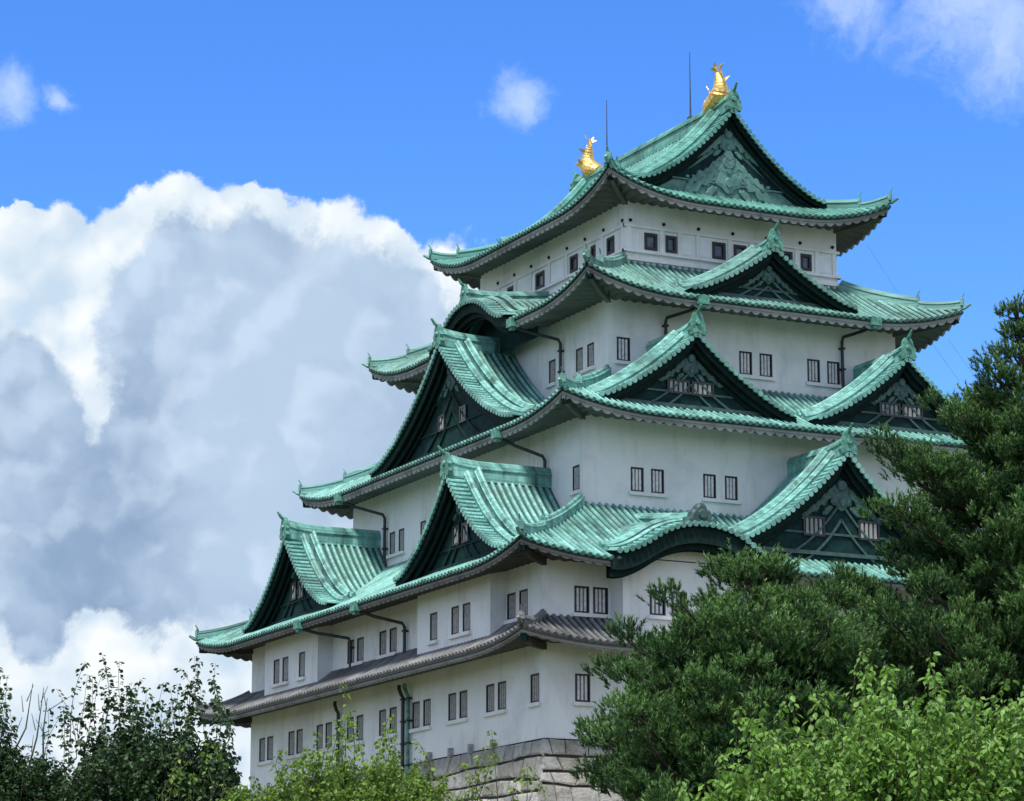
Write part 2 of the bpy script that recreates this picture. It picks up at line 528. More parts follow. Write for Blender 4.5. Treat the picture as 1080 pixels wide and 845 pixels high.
# ------------------------------------------------------------------ skirt roofs
class Tier:
    def __init__(self, i, run_mode=None):
        self.i = i
        self.hx, self.hy = HALF[i][0] + OVER[i], HALF[i][1] + OVER[i]
        if i < 5:
            j = i + 1
            self.run = self.hx - HALF[j][0]
            if i == 1:
                self.run = OVER[1]
        else:
            self.run = 3.35
        self.ze, self.zt, self.up = ZE[i], ZT[i], UPT[i]
        self.k = 0.30

    def L(self, face, t):
        h, q = lens(face, self.hx, self.hy)
        return h - self.run * t

    def z(self, face, s, t):
        Lt = self.L(face, t)
        z = self.ze + (self.zt - self.ze) * ((1 - self.k) * t + self.k * t * t)
        c = max(0.0, min(1.0, (abs(s) - (Lt - 6.0)) / 6.0))
        return z + self.up * c ** 2.3 * max(0.0, 1 - t) ** 1.3

    def pt(self, face, s, t, dz=0.0):
        h, q = lens(face, self.hx, self.hy)
        return P(face, s, q - self.run * t, self.z(face, s, t) + dz)


def build_tier(i, mat, cuts, soffit='soffit', label=None, fascia='fascia'):
    T = Tier(i)
    roof = MB()
    edge = MB()
    fas = MB()
    sof = MB()
    for face in 'ABCD':
        L0 = T.L(face, 0)
        h, q0 = lens(face, T.hx, T.hy)
        fc = cuts.get(face, [])
        a, n = FACES[face]
        incut = lambda s: any(c0 < s < c1 for c0, c1, tc in fc)
        def tcut(s):
            for c0, c1, fn in fc:
                if c0 < s < c1:
                    for t in np.linspace(0, 1, 51):
                        if T.z(face, s, t) >= fn(s, t * T.run):
                            return t
                    return 1.0
            return 0.0
        tcs = None
        # pan
        ts = np.linspace(0, 1, 9)
        ns = int(2 * L0 / 0.74)
        ss = np.linspace(-L0, L0, ns)
        rows, st = [], []
        for t in ts:
            Lt = T.L(face, t)
            rows.append([T.pt(face, max(-Lt, min(Lt, s)), t) for s in ss])
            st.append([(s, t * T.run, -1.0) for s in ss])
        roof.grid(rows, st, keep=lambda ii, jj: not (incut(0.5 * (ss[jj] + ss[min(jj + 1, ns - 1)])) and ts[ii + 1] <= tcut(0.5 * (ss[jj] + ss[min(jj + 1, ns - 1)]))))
        # underside board
        # rows of round tiles
        nr = int(2 * L0 / PITCH)
        for r in range(nr):
            s = -L0 + (r + 0.5) * 2 * L0 / nr
            tm = min(1.0, (L0 - abs(s)) / T.run)
            if tm < 0.03:
                continue
            t0 = max(0.0, tcut(s) - 0.04)
            if t0 >= tm:
                continue
            tt = np.linspace(t0, tm, max(3, int(2 + 8 * (tm - t0))))
            roof.roll([T.pt(face, s, t, 0.0) for t in tt], a, 0.098, s, float(rng.random()), cap=(t0 == 0))
        # eave edge sections, following the corner sweep
        S = np.linspace(-1, 1, 2 * int(L0 / 0.45) + 1)

        def band(mb, sec):
            rws = []
            for off, dz in sec:
                rws.append([P(face, u * (L0 + off), q0 + off, T.z(face, u * L0, 0) + dz) for u in S])
            mb.grid(rws, keep=lambda ii, jj: not incut(0.5 * (S[jj] + S[jj + 1]) * L0))
        band(edge, [(-0.02, 0.0), (0.015, -0.035), (0.015, -0.13), (-0.10, -0.14)])
        band(fas, [(-0.07, -0.13), (-0.07, -0.27), (-0.12, -0.275)])
        # scalloped ends of the plastered rafters, and the rafters running back under the eave
        over = OVER[i]
        per = 0.56
        nsf = int(2 * (L0 - 0.12) / (per / 8))
        sv = np.linspace(-(L0 - 0.12), L0 - 0.12, nsf)
        rws = []
        for off, base in ((0.12, 0), (0.121, 1), (0.24, 1), (0.241, 2), (0.9, 2), (1.6, 2), (over + 0.05, 2)):
            w = (off - 0.12) / (over - 0.1)
            Ld = L0 - off
            r = []
            for s in sv:
                sc = max(-Ld, min(Ld, s))
                wave = (0, 0.22, 0.17)[base] * {1: 0.35, 2: 0.6}.get(i, 1.0) * (0.12 + 0.88 * abs(math.sin(PI * s / per)) ** 0.8) if base else 0.0
                upn = T.z(face, sc * L0 / Ld, 0) - T.ze
                r.append(P(face, sc, q0 - off, T.ze + upn * (1 - w) - 0.268 - wave + 0.5 * w))
            rws.append(r)
        fas.grid(rws[:4], keep=lambda ii, jj: not incut(sv[jj]))
        sof.grid(rws[3:], keep=lambda ii, jj: not incut(sv[jj]))
    o = roof.build('roof', mat, castle)
    if label:
        o['label'] = label
    edge.build('eave_edge', M['copper_board'] if i > 1 else M['frame'], o)
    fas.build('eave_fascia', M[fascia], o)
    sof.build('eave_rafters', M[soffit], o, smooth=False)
    # hip ridges with end tiles, hip rafters below
    trim = mat
    for fx, fy in ((-1, -1), (1, -1), (-1, 1), (1, 1)):
        if (fx, fy) == (1, 1):
            pass
        hip = MB()

        def hp(t, dz):
            z = T.z('A', T.L('A', t), t) + dz
            return (fx * (T.hx - T.run * t), fy * (T.hy - T.run * t), z)
        split = 0.36 if i > 1 else 0.0
        t1 = 0.985
        tall = 0.50 if i > 1 else 0.30
        low = 0.34 if i > 1 else 0.28

        def rp(w, hgt):
            return [(-w, -0.12), (w, -0.12), (w, hgt * 0.55), (w * 1.25, hgt * 0.58), (w * 1.25, hgt * 0.66), (w * 0.7, hgt * 0.70), (w * 0.55, hgt * 0.95), (0, hgt * 1.05),
                    (-w * 0.55, hgt * 0.95), (-w * 0.7, hgt * 0.70), (-w * 1.25, hgt * 0.66), (-w * 1.25, hgt * 0.58), (-w, hgt * 0.55)]
        if split:
            hip.sweep([hp(t, 0.02 + 0.05 * (1 - t)) for t in np.linspace(split, t1, 9)], rp(0.17, tall))
            hip.sweep([hp(t, 0.02 + 0.22 * max(0, 1 - t / 0.36) ** 2) for t in np.linspace(0.015, split + 0.02, 9)], rp(0.14, low))
        else:
            hip.sweep([hp(t, 0.02 + 0.15 * max(0, 1 - t / 0.5) ** 2) for t in np.linspace(0.02, t1, 9)], rp(0.14, low))
        d = np.array((fx, fy, 0.0)) / math.sqrt(2)
        sd = np.array((-fy, fx, 0.0)) / math.sqrt(2)
        upv = np.array((0, 0, 1.0))
        for t, hh, ex, k in ((0.012, low, 0.2, 0.8), (split, tall, 0.06, 0.72)):
            if t == 0:
                continue
            c = np.array(hp(t, 0.10 + ex))
            hip.box(c + d * 0.05 + upv * hh * 0.35, sd * 0.23 * k, d * 0.06, upv * hh * 0.62 * k)
            hip.box(c + d * 0.07 + upv * hh * 0.80, sd * 0.12 * k, d * 0.05, upv * 0.10)
            hip.tube([c + upv * (hh * 0.85 + 0.02), c + d * 0.08 + upv * (hh + 0.15), c + d * 0.18 + upv * (hh + 0.30)], [0.06, 0.045, 0.028], 6)
        # long corner tile pointing out of the eave corner
        c = np.array(hp(0.0, 0.08))
        hip.tube([c - d * 0.5, c + d * 0.10 + upv * 0.08, c + d * 0.42 + upv * 0.26], [0.12, 0.11, 0.07], 7)
        hip.build('hip_ridge', trim, o)
        rf = MB()
        hxw, hyw = HALF[i]
        zc = T.z('A', T.L('A', 0), 0)
        p0 = np.array((fx * (hxw - 0.3), fy * (hyw - 0.3), T.ze + 0.02))
        p1 = np.array((fx * (T.hx - 0.42), fy * (T.hy - 0.42), zc - 0.50))
        rf.sweep([p0, p0 * 0.4 + p1 * 0.6 - upv * 0.10, p1], [(-0.11, -0.15), (0.11, -0.15), (0.11, 0.15), (-0.11, 0.15)])
        rf.build('hip_rafter', M[soffit], o)
        cp = MB()
        dd = p1 - p0
        dd /= np.linalg.norm(dd)
        cp.sweep([p1 - dd * 0.05, p1 + dd * 0.34], [(-0.13, -0.17), (0.13, -0.17), (0.13, 0.16), (-0.13, 0.16)])
        cp.build('rafter_cap', M['copper_board'], o)
    return o, T


# ------------------------------------------------------------------ gables
def ridge_box(mb, pts, w, h):
    mb.sweep(pts, [(-w, -0.25), (w, -0.25), (w, h * 0.42), (w * 1.22, h * 0.45), (w * 1.22, h * 0.52), (w, h * 0.55), (w * 0.92, h * 0.72), (w * 0.72, h * 0.76), (w * 0.55, h * 0.95),
                   (0, h * 1.04), (-w * 0.55, h * 0.95), (-w * 0.72, h * 0.76), (-w * 0.92, h * 0.72), (-w, h * 0.55), (-w * 1.22, h * 0.52), (-w * 1.22, h * 0.45), (-w, h * 0.42)])


def ridge_end(mb, c, out, sc=1.0):
    """ornamental end tile: stepped shield with side scrolls and a round horn"""
    out = np.array(out, float)
    up = np.array((0, 0, 1.0))
    sd = np.cross(out, up)
    c = np.array(c, float)
    pr = [(-0.42, -0.35), (-0.50, -0.12), (-0.40, 0.05), (-0.46, 0.22), (-0.34, 0.36), (-0.27, 0.62), (-0.15, 0.80), (0, 0.86),
          (0.15, 0.80), (0.27, 0.62), (0.34, 0.36), (0.46, 0.22), (0.40, 0.05), (0.50, -0.12), (0.42, -0.35), (0, -0.18)]
    f0 = [tuple(c + sc * (a * sd + b * up) + out * 0.10 * sc) for a, b in pr]
    f1 = [tuple(c + sc * (a * sd + b * up) - out * 0.10 * sc) for a, b in pr]
    k = len(pr)
    mb.add(f0 + f1, [tuple(range(k)), tuple(range(2 * k - 1, k - 1, -1))] + [(i, (i + 1) % k, k + (i + 1) % k, k + i) for i in range(k)])
    # boss in the middle
    mb.tube([c + sc * 0.28 * up + out * 0.08 * sc, c + sc * 0.28 * up + out * 0.2 * sc], [0.17 * sc, 0.12 * sc], 8)
    mb.tube([c + sc * (0.70 * up), c + sc * (0.86 * up + 0.22 * out), c + sc * (1.12 * up + 0.42 * out)], [0.10 * sc, 0.09 * sc, 0.055 * sc], 7)


def relief(mb, face, s0, q, z0, sc):
    """carved pendant under the gable peak: a scalloped bulb with a boss, and curling leaf fins down both slopes"""
    def plate(pts, dq):
        k = len(pts)
        cx, cz = sum(p[0] for p in pts) / k, sum(p[1] for p in pts) / k
        e = [P(face, s0 + sc * x, q - 0.1, z0 + sc * z) for x, z in pts]
        m = [P(face, s0 + sc * x, q + dq * 0.6, z0 + sc * z) for x, z in pts]
        i_ = [P(face, s0 + sc * (x + (cx - x) * 0.22), q + dq, z0 + sc * (z + (cz - z) * 0.22)) for x, z in pts]
        mb.grid([e, m, i_], None, True)
        mb.add(i_, [tuple(range(k))])
    th = np.linspace(0, 2 * PI, 36, False)
    plate([((0.46 + 0.07 * math.cos(6 * t)) * math.sin(t) * (1.0 + 0.25 * math.cos(t)), -0.42 + (0.62 + 0.06 * math.cos(6 * t)) * math.cos(t) * -1) for t in th], 0.12)
    plate([(0.26 * math.sin(t), -0.02 + 0.26 * math.cos(t)) for t in th[::2]], 0.22)
    plate([(0.15 * math.sin(t), -0.72 + 0.20 * math.cos(t)) for t in th[::2]], 0.18)
    for sg in (-1, 1):
        spine = [(0.34, -0.30), (0.70, -0.50), (1.05, -0.86), (1.42, -1.06), (1.80, -1.36), (2.15, -1.50)]
        wd = [0.16, 0.24, 0.15, 0.22, 0.12, 0.03]
        t = np.linspace(0, 5, 21)
        X = np.interp(t, range(6), [p[0] for p in spine])
        Z = np.interp(t, range(6), [p[1] for p in spine]) + 0.05 * np.sin(t * 4.2)
        Wd = np.interp(t, range(6), wd) * (1 + 0.35 * np.sin(t * 6.0))
        up_ = [(sg * x, z + w) for x, z, w in zip(X, Z, Wd)]
        dn = [(sg * x, z - w) for x, z, w in zip(X, Z, Wd)]
        plate(up_ + dn[::-1], 0.10)
        sp2 = np.linspace(0, 1, 12)
        plate([(sg * (0.42 + 0.5 * a), -0.92 - 0.28 * a + 0.14 * math.sin(a * PI) + 0.03 * math.sin(a * 20)) for a in sp2] + [(sg * (0.42 + 0.5 * a), -0.98 - 0.34 * a - 0.10 * math.sin(a * PI)) for a in sp2[::-1]], 0.08)


def gable(face, s0, qf, qb, hw, prof, name, label=None, mat=None, bars=(), rel=True, ridge=True, ridge_w=0.24, ridge_h=0.62, dive=0.0,
          rise=0.0, qped=None, zfoot=None, board=0.50, pmat=None, tier=None, bmat=None, crest=False, inner=False, mirror_ends=True, end_sc=1.0, ribs=True, arch=False, trellis=False):
    """a gable roof that runs out of face from qb to its verge at qf; prof(u) = tile surface height at u in [-1, 1]"""
    mat = mat or M['copper']
    a, n = FACES[face]
    A = np.array(a, float)
    Nn = np.array(n, float)
    zq = lambda q: rise * (qf - q)
    us = np.linspace(-1, 1, 49)
    mb = MB()
    qs = np.linspace(qf, qb, 6)
    rows = [[P(face, s0 + u * hw, q, prof(u) + zq(q)) for u in us] for q in qs]
    ln = np.cumsum([0] + [math.hypot(hw * (us[i + 1] - us[i]), prof(us[i + 1]) - prof(us[i])) for i in range(48)])
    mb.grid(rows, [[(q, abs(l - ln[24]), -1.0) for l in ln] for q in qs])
    half = [np.linspace(0, 1, 15), np.linspace(0, -1, 15)]
    # ordinary tile rows down the slopes
    q = qf - 1.95
    while q > qb + 0.05:
        for hs in half:
            pts = [P(face, s0 + u * hw, q, prof(u) + zq(q)) for u in hs[::-1]]
            mb.roll(pts, Nn, 0.098, q, float(rng.random()), cap=False)
        q -= PITCH
    # short rolls along the verge
    for sg in (-1, 1):
        acc = 0.12
        total = ln[48] - ln[24]
        while acc < total - 0.1:
            u = np.interp(acc, ln[24:] - ln[24], us[24:]) * sg
            e = 1e-3
            tz = (prof(min(1, abs(u) + e) * sg) - prof((abs(u) - e) * sg)) / (2 * e * hw) * 1.0
            sdv = A * sg + np.array((0, 0, tz))
            sdv /= np.linalg.norm(sdv)
            mb.roll([P(face, s0 + u * hw, qq, prof(u) + zq(qq) + 0.03) for qq in (qf + 0.05, qf - 0.4, qf - 0.82)], sdv, 0.118, acc, float(rng.random()))
            acc += 0.33
    o = mb.build(name, mat, castle)
    if label:
        o['label'] = label
    # descending ribs
    if ribs:
        rb = MB()
        for qd, r, hr in ((1.0, 0.15, 0.42), (1.52, 0.15, 0.66)):
            hr = hr * (0.6 if arch else 1.0)
            for hs in half:
                lim = 0.97
                pts = [P(face, s0 + u * hw * lim, qf - qd, prof(u * lim) + zq(qf - qd) + 0.03) for u in hs]
                rb.sweep(pts, [(-r, -0.1), (-r, hr * 0.5), (-r * 1.25, hr * 0.55), (-r * 1.25, hr * 0.63), (-r * 0.9, hr * 0.66), (-r * 0.6, hr * 0.92), (0, hr), (r * 0.6, hr * 0.92), (r * 0.9, hr * 0.66), (r * 1.25, hr * 0.63), (r * 1.25, hr * 0.55), (r, hr * 0.5), (r, -0.1)], side=Nn)
                if qd < 1.1 and not arch:
                    e = hs[-1]
                    c = np.array(P(face, s0 + e * hw * lim, qf - 1.2, prof(e * lim) + zq(qf) + 0.12))
                    outv = A * (1 if e > 0 else -1)
                    ridge_end(rb, c, outv, 0.5)
        rb.build('descending_rib', mat, o)
    def floor(s, q_):
        if tier is None:
            return -99.0
        h_, q0_ = lens(face, tier.hx, tier.hy)
        t_ = (q0_ - q_) / tier.run
        return tier.z(face, s, max(0, min(1, t_))) - 0.10
    # verge boards: outer board, and a thinner inner one
    bb = MB()
    for hs in half:
        for (qd, top, dep, th) in ((0.12, -0.04, board * 0.55, 0.12), (0.40, -0.22, board * 0.62, 0.10), (0.66, -0.44, board * 0.50, 0.06)):
            r0, r1, r2, r3 = [], [], [], []
            for u in hs:
                z = prof(u)
                sl = math.sqrt(1 + ((prof(min(1, abs(u) + 0.01)) - prof(max(0, abs(u) - 0.01))) / (0.02 * hw)) ** 2) if not arch else 1.0
                sl = min(sl, 1.6)
                qa = qf - qd
                r0.append(P(face, s0 + u * hw, qa, z + top * sl))
                zl = max(z + (top - dep) * sl, floor(s0 + u * hw, qa))
                r1.append(P(face, s0 + u * hw, qa, zl))
                r2.append(P(face, s0 + u * hw, qa - th, zl))
                r3.append(P(face, s0 + u * hw, qa - th, z + top * sl))
            bb.grid([r0, r1, r2, r3])
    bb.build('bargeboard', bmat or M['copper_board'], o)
    # underside of the verge
    ub = MB()
    rows = [[P(face, s0 + u * hw, q_, prof(u) - 0.09 + zq(q_)) for u in us] for q_ in (qf - 0.03, qf - 1.6)]
    ub.grid(rows)
    ub.build('verge_soffit', M['copper_board'], o)
    # pediment wall
    qp = qped if qped is not None else qf - 0.95
    zf = zfoot if zfoot is not None else prof(1.0) - 0.5
    pd = MB()
    top = [P(face, s0 + u * hw, qp, max(prof(u) - 0.08, zf)) for u in us]
    bot = [P(face, s0 + u * hw, qp, max(zf, floor(s0 + u * hw, qp))) for u in us]
    pd.grid([top, bot])
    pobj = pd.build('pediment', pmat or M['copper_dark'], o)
    if inner:
        ip = MB()
        apex = prof(0) - 1.55
        z0i = prof(1.0) + 0.45
        w_i = hw * 0.60
        tri = [P(face, s0 + x, qp + 0.02, z) for x, z in [(-w_i, z0i)] + [(w_i * u, apex - (apex - z0i) * (1.25 * abs(u) - 0.25 * u * u)) for u in np.linspace(-0.96, 0.96, 17)] + [(w_i, z0i)]]
        ip.add(tri, [tuple(range(len(tri)))])
        ip.build('pediment_panel', M['copper_dark'], o)
        mo = MB()
        relief(mo, face, s0, qp + 0.05, z0i + 1.62, 1.15)
        relief(mo, face, s0, qp + 0.03, z0i + 1.25, 1.55)
        mo.box(P(face, s0, qp + 0.05, z0i + 0.06), A * w_i * 0.97, Nn * 0.04, (0, 0, 0.04))
        for sg in (-1, 1):
            for k in range(5):
                mo.box(P(face, s0 + sg * (0.75 + 0.42 * k), qp + 0.05, z0i + 0.30 - 0.02 * k), A * (0.10 + 0.05 * (k % 2)), Nn * 0.05, (0, 0, 0.17 - 0.025 * k))
        mo.build('pediment_frieze', M['copper_pale'], o)
    if not arch and not inner:
        # raised ribs following the slope and a sill along the foot
        tr = MB()
        for sc_, dz in ((0.66, 0.42), (0.52, 0.52)):
            for hs in half:
                pts = [P(face, s0 + u * hw * sc_, qp + 0.05, prof(u * 1.0) * 1.0 - (prof(0) - zf) * 0.02 - (prof(0) - zf) * (1 - sc_) * (1 - abs(u)) - dz * 0.4) for u in hs]
                pts = [p for p in pts if p[2] > zf + 0.1]
                if len(pts) > 2:
                    tr.sweep(pts, [(-0.05, -0.05), (0.05, -0.05), (0.05, 0.05), (-0.05, 0.05)], side=Nn)
        L = hw * 0.93
        zb_ = prof(1.0) + 0.12
        tr.box(P(face, s0, qp + 0.05, zb_), A * L * 0.8, Nn * 0.09, (0, 0, 0.09))
        tr.box(P(face, s0, qp + 0.03, zb_ + (prof(0) - zb_) * 0.2), A * L * 0.58, Nn * 0.05, (0, 0, 0.05))
        if trellis:
            for zz in np.linspace(zb_ + 0.15, zb_ + (prof(0) - zb_) * 0.55, 5):
                wdt = hw * 0.62 * (1 - (zz - zb_) / (prof(0) - zb_))
                tr.box(P(face, s0, qp + 0.03, zz), A * wdt, Nn * 0.04, (0, 0, 0.03))
            for k in np.linspace(-0.5, 0.5, 9):
                zt_ = zb_ + (prof(0) - zb_) * 0.6 * (1 - abs(k) * 1.25)
                tr.box(P(face, s0 + k * hw * 0.95, qp + 0.035, (zb_ + zt_) / 2), A * 0.05, Nn * 0.04, (0, 0, max(0.05, (zt_ - zb_) / 2)))
        tr.build('pediment_moulding', M['copper_mid'] if face in 'AC' else M['copper_dark'], o)
    if rel:
        rl = MB()
        relief(rl, face, s0, qp + 0.06, prof(0) - 1.25 * rel, rel)
        rl.build('gable_carving', M['copper_pale'] if inner else M['copper_relief'], o)
    for (ds, z0, w, h, nb) in bars:
        wb = MB()
        wb.box(P(face, s0 + ds, qp + 0.012, z0 + h / 2), A * w / 2, Nn * 0.02, (0, 0, h / 2))
        fr = 0.05
        for sx in (-1, 1):
            wb.box(P(face, s0 + ds + sx * (w / 2 + fr), qp + 0.05, z0 + h / 2), A * fr, Nn * 0.06, (0, 0, h / 2 + 2 * fr))
            wb.box(P(face, s0 + ds, qp + 0.05, z0 + h / 2 + sx * (h / 2 + fr)), A * w / 2, Nn * 0.06, (0, 0, fr))
        gw = wb.build('gable_window', M['window_dark'], o)
        vb = MB()
        for k in range(nb):
            x = s0 + ds - w / 2 + w * (k + 0.5) / nb
            vb.box(P(face, x, qp + 0.055, z0 + h / 2), A * (w / nb * 0.27), Nn * 0.03, (0, 0, h / 2))
        vb.build('gable_bars', M['fascia'], o)
    if ridge:
        rg = MB()
        pts = [np.array(P(face, s0, q_, prof(0) + zq(q_) + 0.06 + 0.22 * max(0, 1 - (qf - q_) / 2.2) ** 2)) for q_ in np.linspace(qf - 0.12, qb, 14)]
        ridge_box(rg, pts, ridge_w, ridge_h)
        rg.build('ridge', mat, o)
        re_ = MB()
        if crest:
            pr = [(-1.05, -0.22), (-1.0, 0.0), (-0.82, 0.04), (-0.78, 0.20), (-0.58, 0.24), (-0.52, 0.48), (-0.40, 0.62), (-0.30, 0.60), (-0.26, 0.76), (-0.12, 0.90), (0, 0.93)]
            pr = pr + [(-x, z) for x, z in pr[-2::-1]]
            lay = []
            for dq, k in ((-0.30, 1.0), (0.06, 1.0), (0.14, 0.84)):
                lay.append([P(face, s0 + x * k, qf + dq - 0.25, prof(0) + 0.14 + z * k) for x, z in pr])
            re_.grid(lay)
            re_.add(lay[-1], [tuple(range(len(pr)))])
            c0 = np.array(P(face, s0, qf - 0.14, prof(0) + 0.52))
            re_.tube([c0, c0 + Nn * 0.14], [0.26, 0.2], 10)
            for sg in (-1, 1):
                c1 = c0 + A * sg * 0.56 - np.array((0, 0, 0.30))
                re_.tube([c1, c1 + Nn * 0.12], [0.16, 0.12], 8)
        else:
            ridge_end(re_, np.array(P(face, s0, qf + 0.02, prof(0) + 0.30)), Nn, end_sc)
        re_.build('ridge_end_tile', M['copper_mid'] if crest else M['copper_trim'], o)
    return o


def concave(zp, zb, k):
    return lambda u: zp - (zp - zb) * ((1 + k) * abs(u) - k * u * u) + 0.12 * max(0, abs(u) - 0.85) / 0.15


# ------------------------------------------------------------------ walls and windows
def wall_rect(mb, face, q, s0, s1, z0, z1, holes, depth=0.28):
    sc = sorted({s0, s1, *[h[0] for h in holes], *[h[1] for h in holes]})
    zc = sorted({z0, z1, *[h[2] for h in holes], *[h[3] for h in holes]})
    for i in range(len(sc) - 1):
        for j in range(len(zc) - 1):
            cs, cz = 0.5 * (sc[i] + sc[i + 1]), 0.5 * (zc[j] + zc[j + 1])
            if any(h[0] < cs < h[1] and h[2] < cz < h[3] for h in holes):
                continue
            mb.add([P(face, sc[i], q, zc[j]), P(face, sc[i + 1], q, zc[j]), P(face, sc[i + 1], q, zc[j + 1]), P(face, sc[i], q, zc[j + 1])], [(0, 1, 2, 3)])
    for (a, b, c, d) in holes:
        o = [P(face, a, q, c), P(face, b, q, c), P(face, b, q, d), P(face, a, q, d)]
        i_ = [P(face, a, q - depth, c), P(face, b, q - depth, c), P(face, b, q - depth, d), P(face, a, q - depth, d)]
        mb.add(o + i_, [(k, (k + 1) % 4, 4 + (k + 1) % 4, 4 + k) for k in range(4)])


def window(face, q, h, kind='bars', sill=None, red=False):
    a, n = FACES[face]
    A, Nn = np.array(a, float), np.array(n, float)
    s0, s1, z0, z1 = h
    cs, cz, hw, hh = (s0 + s1) / 2, (z0 + z1) / 2, (s1 - s0) / 2, (z1 - z0) / 2
    b = MB()
    b.box(P(face, cs, q - 0.27, cz), A * hw, Nn * 0.02, (0, 0, hh))
    o = b.build('window', M['bar_red'] if red else M['window_dark'], castle)
    f = MB()
    t = 0.035 if kind == 'bars' else 0.075
    qf = q - 0.07 if kind == 'bars' else q - 0.02
    for sg in (-1, 1):
        f.box(P(face, cs + sg * (hw - t), qf, cz), A * t, Nn * 0.07, (0, 0, hh - 0.002))
        f.box(P(face, cs, qf, cz + sg * (hh - t)), A * (hw - 2 * t), Nn * 0.066, (0, 0, t))
    f.build('window_frame', M['frame'], o)
    if kind == 'bars':
        v = MB()
        nb = 3
        wb_ = 0.055 if face == 'A' else 0.085
        for k in range(nb):
            x = cs - hw + 2 * hw * (k + 1) / (nb + 1)
            v.box(P(face, x, q - 0.09, cz), A * wb_, Nn * 0.055, (0, 0, hh - 0.09))
        v.build('window_bars', M['bar_pale'] if face == 'A' else M['bar'], o)
    else:
        g = MB()
        g.box(P(face, cs, q - 0.09, cz), A * (hw - 2 * t), Nn * 0.01, (0, 0, hh - 2 * t))
        g.build('window_pane', M['glass'], o)
    if sill:
        s = MB()
        a0, a1 = sill
        s.box(P(face, (a0 + a1) / 2, q + 0.06, z0 - 0.10), A * ((a1 - a0) / 2 + 0.12), Nn * 0.10, (0, 0, 0.085))
        s.build('window_sill', M['plaster'], o)
    return o


def pairs(centres, w, z0, z1):
    return [(c - w / 2, c + w / 2, z0, z1) for c in centres]


def place_windows(face, q, holes, red=()):
    hs = sorted(holes)
    done = set()
    for i, h in enumerate(hs):
        sill = None
        if i not in done:
            j = i
            while j + 1 < len(hs) and hs[j + 1][0] - hs[j][1] < 0.7:
                j += 1
            sill = (h[0], hs[j][1])
            done.update(range(i, j + 1))
        window(face, q, h, 'bars', sill, any(abs((h[0] + h[1]) / 2 - r) < 0.3 for r in red))


W1 = dict(
    B=pairs([-4.15, -5.43, -8.31, -9.56, -12.47, -13.71, -17.09, 16.25, 15.08, 12.0, 10.85, 8.06, 6.85, 4.0, 2.76, -0.1, -1.4], 0.88, 1.66, 2.98),
    A=pairs([-13.93, -9.6, -8.35, -4.2, -2.95, 1.2, 2.45, 6.6, 7.85, 12.0, 13.25], 0.78, 1.70, 2.98))
W2 = dict(B=pairs([-14.69, -15.95, 4.05, 2.80, -0.05, -1.32], 0.88, 5.74, 6.98), A=pairs([-13.95, -12.98, 12.98, 13.95], 0.78, 5.76, 7.0))
W3 = dict(B=pairs([-13.1, 8.4, 7.2, 4.4, 3.2, -3.2, -4.4], 0.72, 12.40, 13.64), A=pairs([-8.70, -7.58, -4.68, -3.46, 3.46, 4.68, 7.58, 8.70], 0.72, 12.48, 13.68))
W4 = dict(B=pairs([-4.5, -7.5, -8.72, 4.5, 7.5, 8.72], 0.74, 19.66, 20.9), A=pairs([-7.65, -4.65, -3.45, -0.6, 0.6, 3.45, 4.65, 7.65], 0.76, 19.68, 20.9))
W5A = [(-5.24, -4.49, 26.2, 27.1), (-4.0, -3.36, 26.2, 27.1), (-1.24, -0.45, 26.2, 27.1), (0.05, 0.81, 26.2, 27.1), (2.94, 3.61, 26.2, 27.1), (4.12, 4.78, 26.2, 27.1)]
W5B = [(-7.34, -6.56, 26.2, 27.1), (-5.3, -4.81, 26.2, 27.1), (-3.3, -2.45, 26.2, 27.1), (0.55, 1.55, 26.2, 27.1), (4.2, 5.0, 26.2, 27.1), (6.5, 7.3, 26.2, 27.1)]


def storey(i, z0, z1, A_holes, B_holes, label):
    hx, hy = HALF[i]
    b = MB()
    wall_rect(b, 'A', hy, -hx, hx, z0, z1, A_holes)
    wall_rect(b, 'B', hx, -hy, hy, z0, z1, B_holes)
    wall_rect(b, 'C', hy, -hx, hx, z0, z1, [])
    wall_rect(b, 'D', hx, -hy, hy, z0, z1, [])
    o = b.build('wall', M['plaster'], castle)
    o['label'] = label
    return o


storey(1, 0.0, 4.5, W1['A'], W1['B'], 'lowest plaster wall standing on the stone base')
storey(2, 4.4, 8.7, W2['A'], W2['B'], 'plaster wall between the grey skirt roof and the lowest green roof')
storey(3, 8.6, 16.5, W3['A'], W3['B'], 'plaster wall of the third storey')
storey(4, 16.4, 23.3, W4['A'], W4['B'], 'plaster wall of the fourth storey')
w5 = storey(5, 23.2, 29.2, W5A, W5B, 'top storey wall with string courses and glazed windows')
place_windows('A', 18.0, W1['A'])
place_windows('B', 15.9, W1['B'])
place_windows('A', 18.0, W2['A'])
place_windows('B', 15.9, W2['B'])
place_windows('A', 13.8, W3['A'], red=(-7.58,))
place_windows('B', 11.65, W3['B'])
place_windows('A', 10.6, W4['A'])
place_windows('B', 8.5, W4['B'])
for h in W5A:
    window('A', 8.5, h, 'glass')
for h in W5B:
    window('B', 6.35, h, 'glass')


def bay(face, q, s0, s1, z0, z1, centres, qwall, wz):
    """projecting stone-drop bay"""
    b = MB()
    hl = pairs(centres, 0.84, *wz)
    wall_rect(b, face, q, s0, s1, z0, z1, hl)
    for s in (s0, s1):
        b.add([P(face, s, q, z0), P(face, s, qwall - 0.02, z0), P(face, s, qwall - 0.02, z1), P(face, s, q, z1)], [(0, 1, 2, 3)])
    b.build('projecting_bay', M['plaster'], castle)
    place_windows(face, q, hl)


